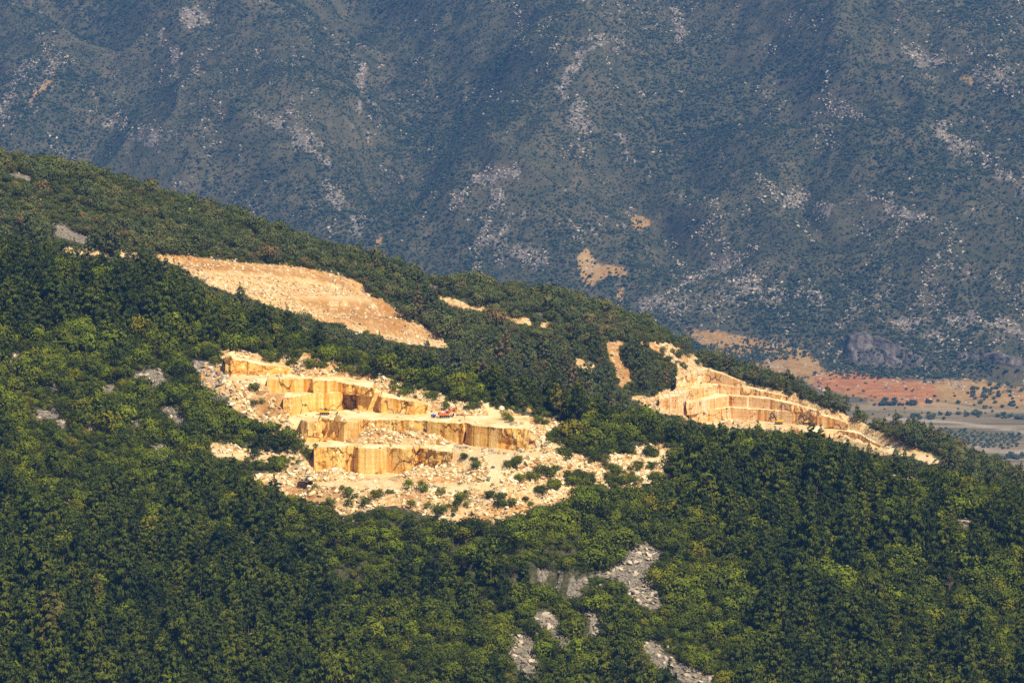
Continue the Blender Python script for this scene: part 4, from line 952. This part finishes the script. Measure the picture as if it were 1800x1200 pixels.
def beam(pts, w0=.55):
    """outline of a bent beam through pts (x,z) with varying thickness"""
    up = []; dn = []
    for i, (x, z, t) in enumerate(pts):
        a = pts[max(i - 1, 0)]; b = pts[min(i + 1, len(pts) - 1)]; dx, dz = b[0] - a[0], b[1] - a[1]; L = math.hypot(dx, dz)
        up.append((x - dz / L * t / 2, z + dx / L * t / 2)); dn.append((x + dz / L * t / 2, z - dx / L * t / 2))
    return up + dn[::-1]
def excavator(px, py, z, paint, rz, boom, stick, tip, label, roof='grey_paint', arm=None):
    x, y = at_z(px, py, z); e = bpy.data.objects.new('excavator', None); COL.objects.link(e); e.location = (float(x), float(y), z + .05); e.rotation_euler = (0, 0, rz); e.scale = (1.12,) * 3; tag(e, label, 'excavator')
    for sy in (-1, 1):
        def tr(bm, sy=sy):
            prism(bm, [(-1.9, 0.12), (-2.2, .45), (-1.9, .82), (1.9, .82), (2.2, .45), (1.9, .12), (1.6, 0), (-1.6, 0)], sy * 1.15 - .3, sy * 1.15 + .3)
            for k in range(14): bmbox(bm, (-1.75 + k * .27, sy * 1.15, .84), (.12, .66, .07), bev=0)
        t = part('track', tr, M['steel'], e)
        part('wheel', lambda bm, sy=sy: [cyl(bm, (q, sy * (1.15 + .31 * sy * sy), .43), .26, .08) for q in (-1.75, -.9, 0, .9, 1.75)], M['grey_paint'], t)
    part('undercarriage', lambda bm: (bmbox(bm, (0, 0, .7), (2.2, 1.8, .4)), cyl(bm, (0, 0, 1.0), .75, .25, 'Z')), M['steel'], e)
    part('body', lambda bm: (prism(bm, [(-2.5, 1.3), (-2.6, 2.2), (-2.2, 2.45), (.2, 2.35), (.9, 1.9), (1.7, 1.7), (1.7, 1.12), (-2.2, 1.12)], -1.3, 1.3)), M[paint], e)
    part('counterweight', lambda bm: bmbox(bm, (-2.62, 0, 1.7), (.5, 2.5, 1.05), bev=.18), M['grey_paint'], e)
    part('engine_hood', lambda bm: (bmbox(bm, (-1.2, -.3, 2.5), (1.7, 1.6, .3)), cyl(bm, (-1.5, -.8, 2.85), .08, .6, 'Z', 8)), M[roof], e)
    cb = part('cab', lambda bm: (prism(bm, [(.1, 1.7), (.1, 3.0), (.3, 3.1), (1.25, 3.1), (1.75, 2.2), (1.7, 1.7)], -1.28, -.38)), M[paint], e)
    part('cab_roof', lambda bm: bmbox(bm, (.75, -.83, 3.14), (1.3, .95, .1), bev=.03), M[roof], cb)
    part('windscreen', lambda bm: (prism(bm, [(.25, 2.1), (.25, 2.95), (1.18, 2.98), (1.62, 2.15)], -1.31, -1.285), prism(bm, [(1.32, 3.0), (1.38, 3.0), (1.82, 2.2), (1.76, 2.2)], -1.2, -.46)), M['glass'], cb)
    ap = M[arm or paint]
    part('boom', lambda bm: prism(bm, beam([(x_, z_, t_) for x_, z_, t_ in boom]), .0, .45), ap, e)
    part('arm', lambda bm: prism(bm, beam(stick), .05, .40), ap, e)
    part('hydraulic_ram', lambda bm: (prism(bm, beam([(1.5, 1.3, .16), (boom[1][0] + .1, boom[1][1] - .25, .14)]), -.12, .02), prism(bm, beam([(boom[1][0], boom[1][1] + .4, .14), (stick[0][0], stick[0][1] + .15, .12)]), .1, .3)), M['steel'], e)
    tx, tz = tip
    part('bucket', lambda bm: (prism(bm, [(tx - .1, tz + .2), (tx + .35, tz), (tx + .3, tz - .6), (tx - .2, tz - .95), (tx - .75, tz - .8), (tx - .55, tz - .55), (tx - .2, tz - .5)], -.35, .8), [bmbox(bm, (tx - .85, -.25 + k * .32, tz - .8), (.28, .09, .08), bev=0) for k in range(4)]), M['steel'], e)
excavator(570, 729, 271.0, 'yellow', R(-8), [(1.2, 1.5, .6), (2.6, 3.6, .75), (4.6, 4.2, .45)], [(4.4, 4.4, .4), (5.2, 3.4, .5), (5.6, 1.3, .3)], (5.6, 1.2), 'yellow excavator with grey roof on the ledge under the third quarry wall')
excavator(782, 734, 271.0, 'orangep', R(14), [(1.2, 1.5, .6), (2.8, 3.2, .75), (4.4, 3.9, .45)], [(4.2, 4.1, .4), (4.9, 3.2, .5), (3.9, 1.6, .3)], (3.8, 1.5), 'orange excavator with folded boom at the edge of the quarry ledge', roof='white_paint')
excavator(1369, 744.5, 205.4, 'yellow', R(180), [(1.2, 1.6, .6), (2.3, 4.2, .75), (3.9, 6.0, .5)], [(3.7, 6.3, .45), (4.5, 5.2, .55), (4.4, 1.9, .35)], (4.3, 1.8), 'far quarry excavator with tall dark boom, left of the two', arm='steel')
excavator(1419, 745.5, 205.4, 'yellow', R(180), [(1.2, 1.6, .6), (2.3, 3.8, .75), (3.9, 5.0, .5)], [(3.7, 5.3, .45), (4.6, 4.2, .55), (4.6, 1.6, .35)], (4.5, 1.5), 'far quarry excavator half hidden by the tall pine, right of the two', arm='steel')
x, y = at_z(762, 734, 271); e = bpy.data.objects.new('compressor', None); COL.objects.link(e); e.location = (float(x), float(y), 271.0); e.rotation_euler = (0, 0, R(10)); e.scale = (1.1,) * 3
tag(e, 'small blue wheeled compressor tank left of the orange excavator', 'compressor')
part('tank', lambda bm: (cyl(bm, (0, 0, 1.0), .62, 1.7, 'X', 20), cyl(bm, (0, 0, 1.0), .5, 1.95, 'X', 20)), M['blue'], e)
part('end_cap', lambda bm: cyl(bm, (-1.02, 0, 1.0), .42, .12, 'X', 20), M['steel'], e)
for sy in (-1, 1): part('wheel', lambda bm, sy=sy: cyl(bm, (.1, sy * .62, .34), .34, .2), M['steel'], e)
part('drawbar', lambda bm: (bmbox(bm, (1.5, 0, .5), (1.6, .12, .12), bev=.02), bmbox(bm, (0, 0, .42), (1.8, 1.0, .12), bev=.02)), M['grey_paint'], e)

# ------------------------------------------------------------------ air
bm = bmesh.new(); bmesh.ops.create_cube(bm, size=1); me = bpy.data.meshes.new('haze'); bm.to_mesh(me); bm.free()
hz = link('haze', me); hz.scale = (7600, 11400, 935); hz.location = (0, 5300, 560 - 467.5); hz['kind'] = 'stuff'
mh = bpy.data.materials.new('air'); mh.use_nodes = True; t = mh.node_tree; t.nodes.remove(t.nodes['Principled BSDF'])
vol = t.nodes.new('ShaderNodeVolumePrincipled'); vol.inputs['Color'].default_value = (.14, .40, 1.0, 1); vol.inputs['Density'].default_value = 0.000053; vol.inputs['Anisotropy'].default_value = .2
t.links.new(vol.outputs[0], t.nodes['Material Output'].inputs['Volume']); me.materials.append(mh)
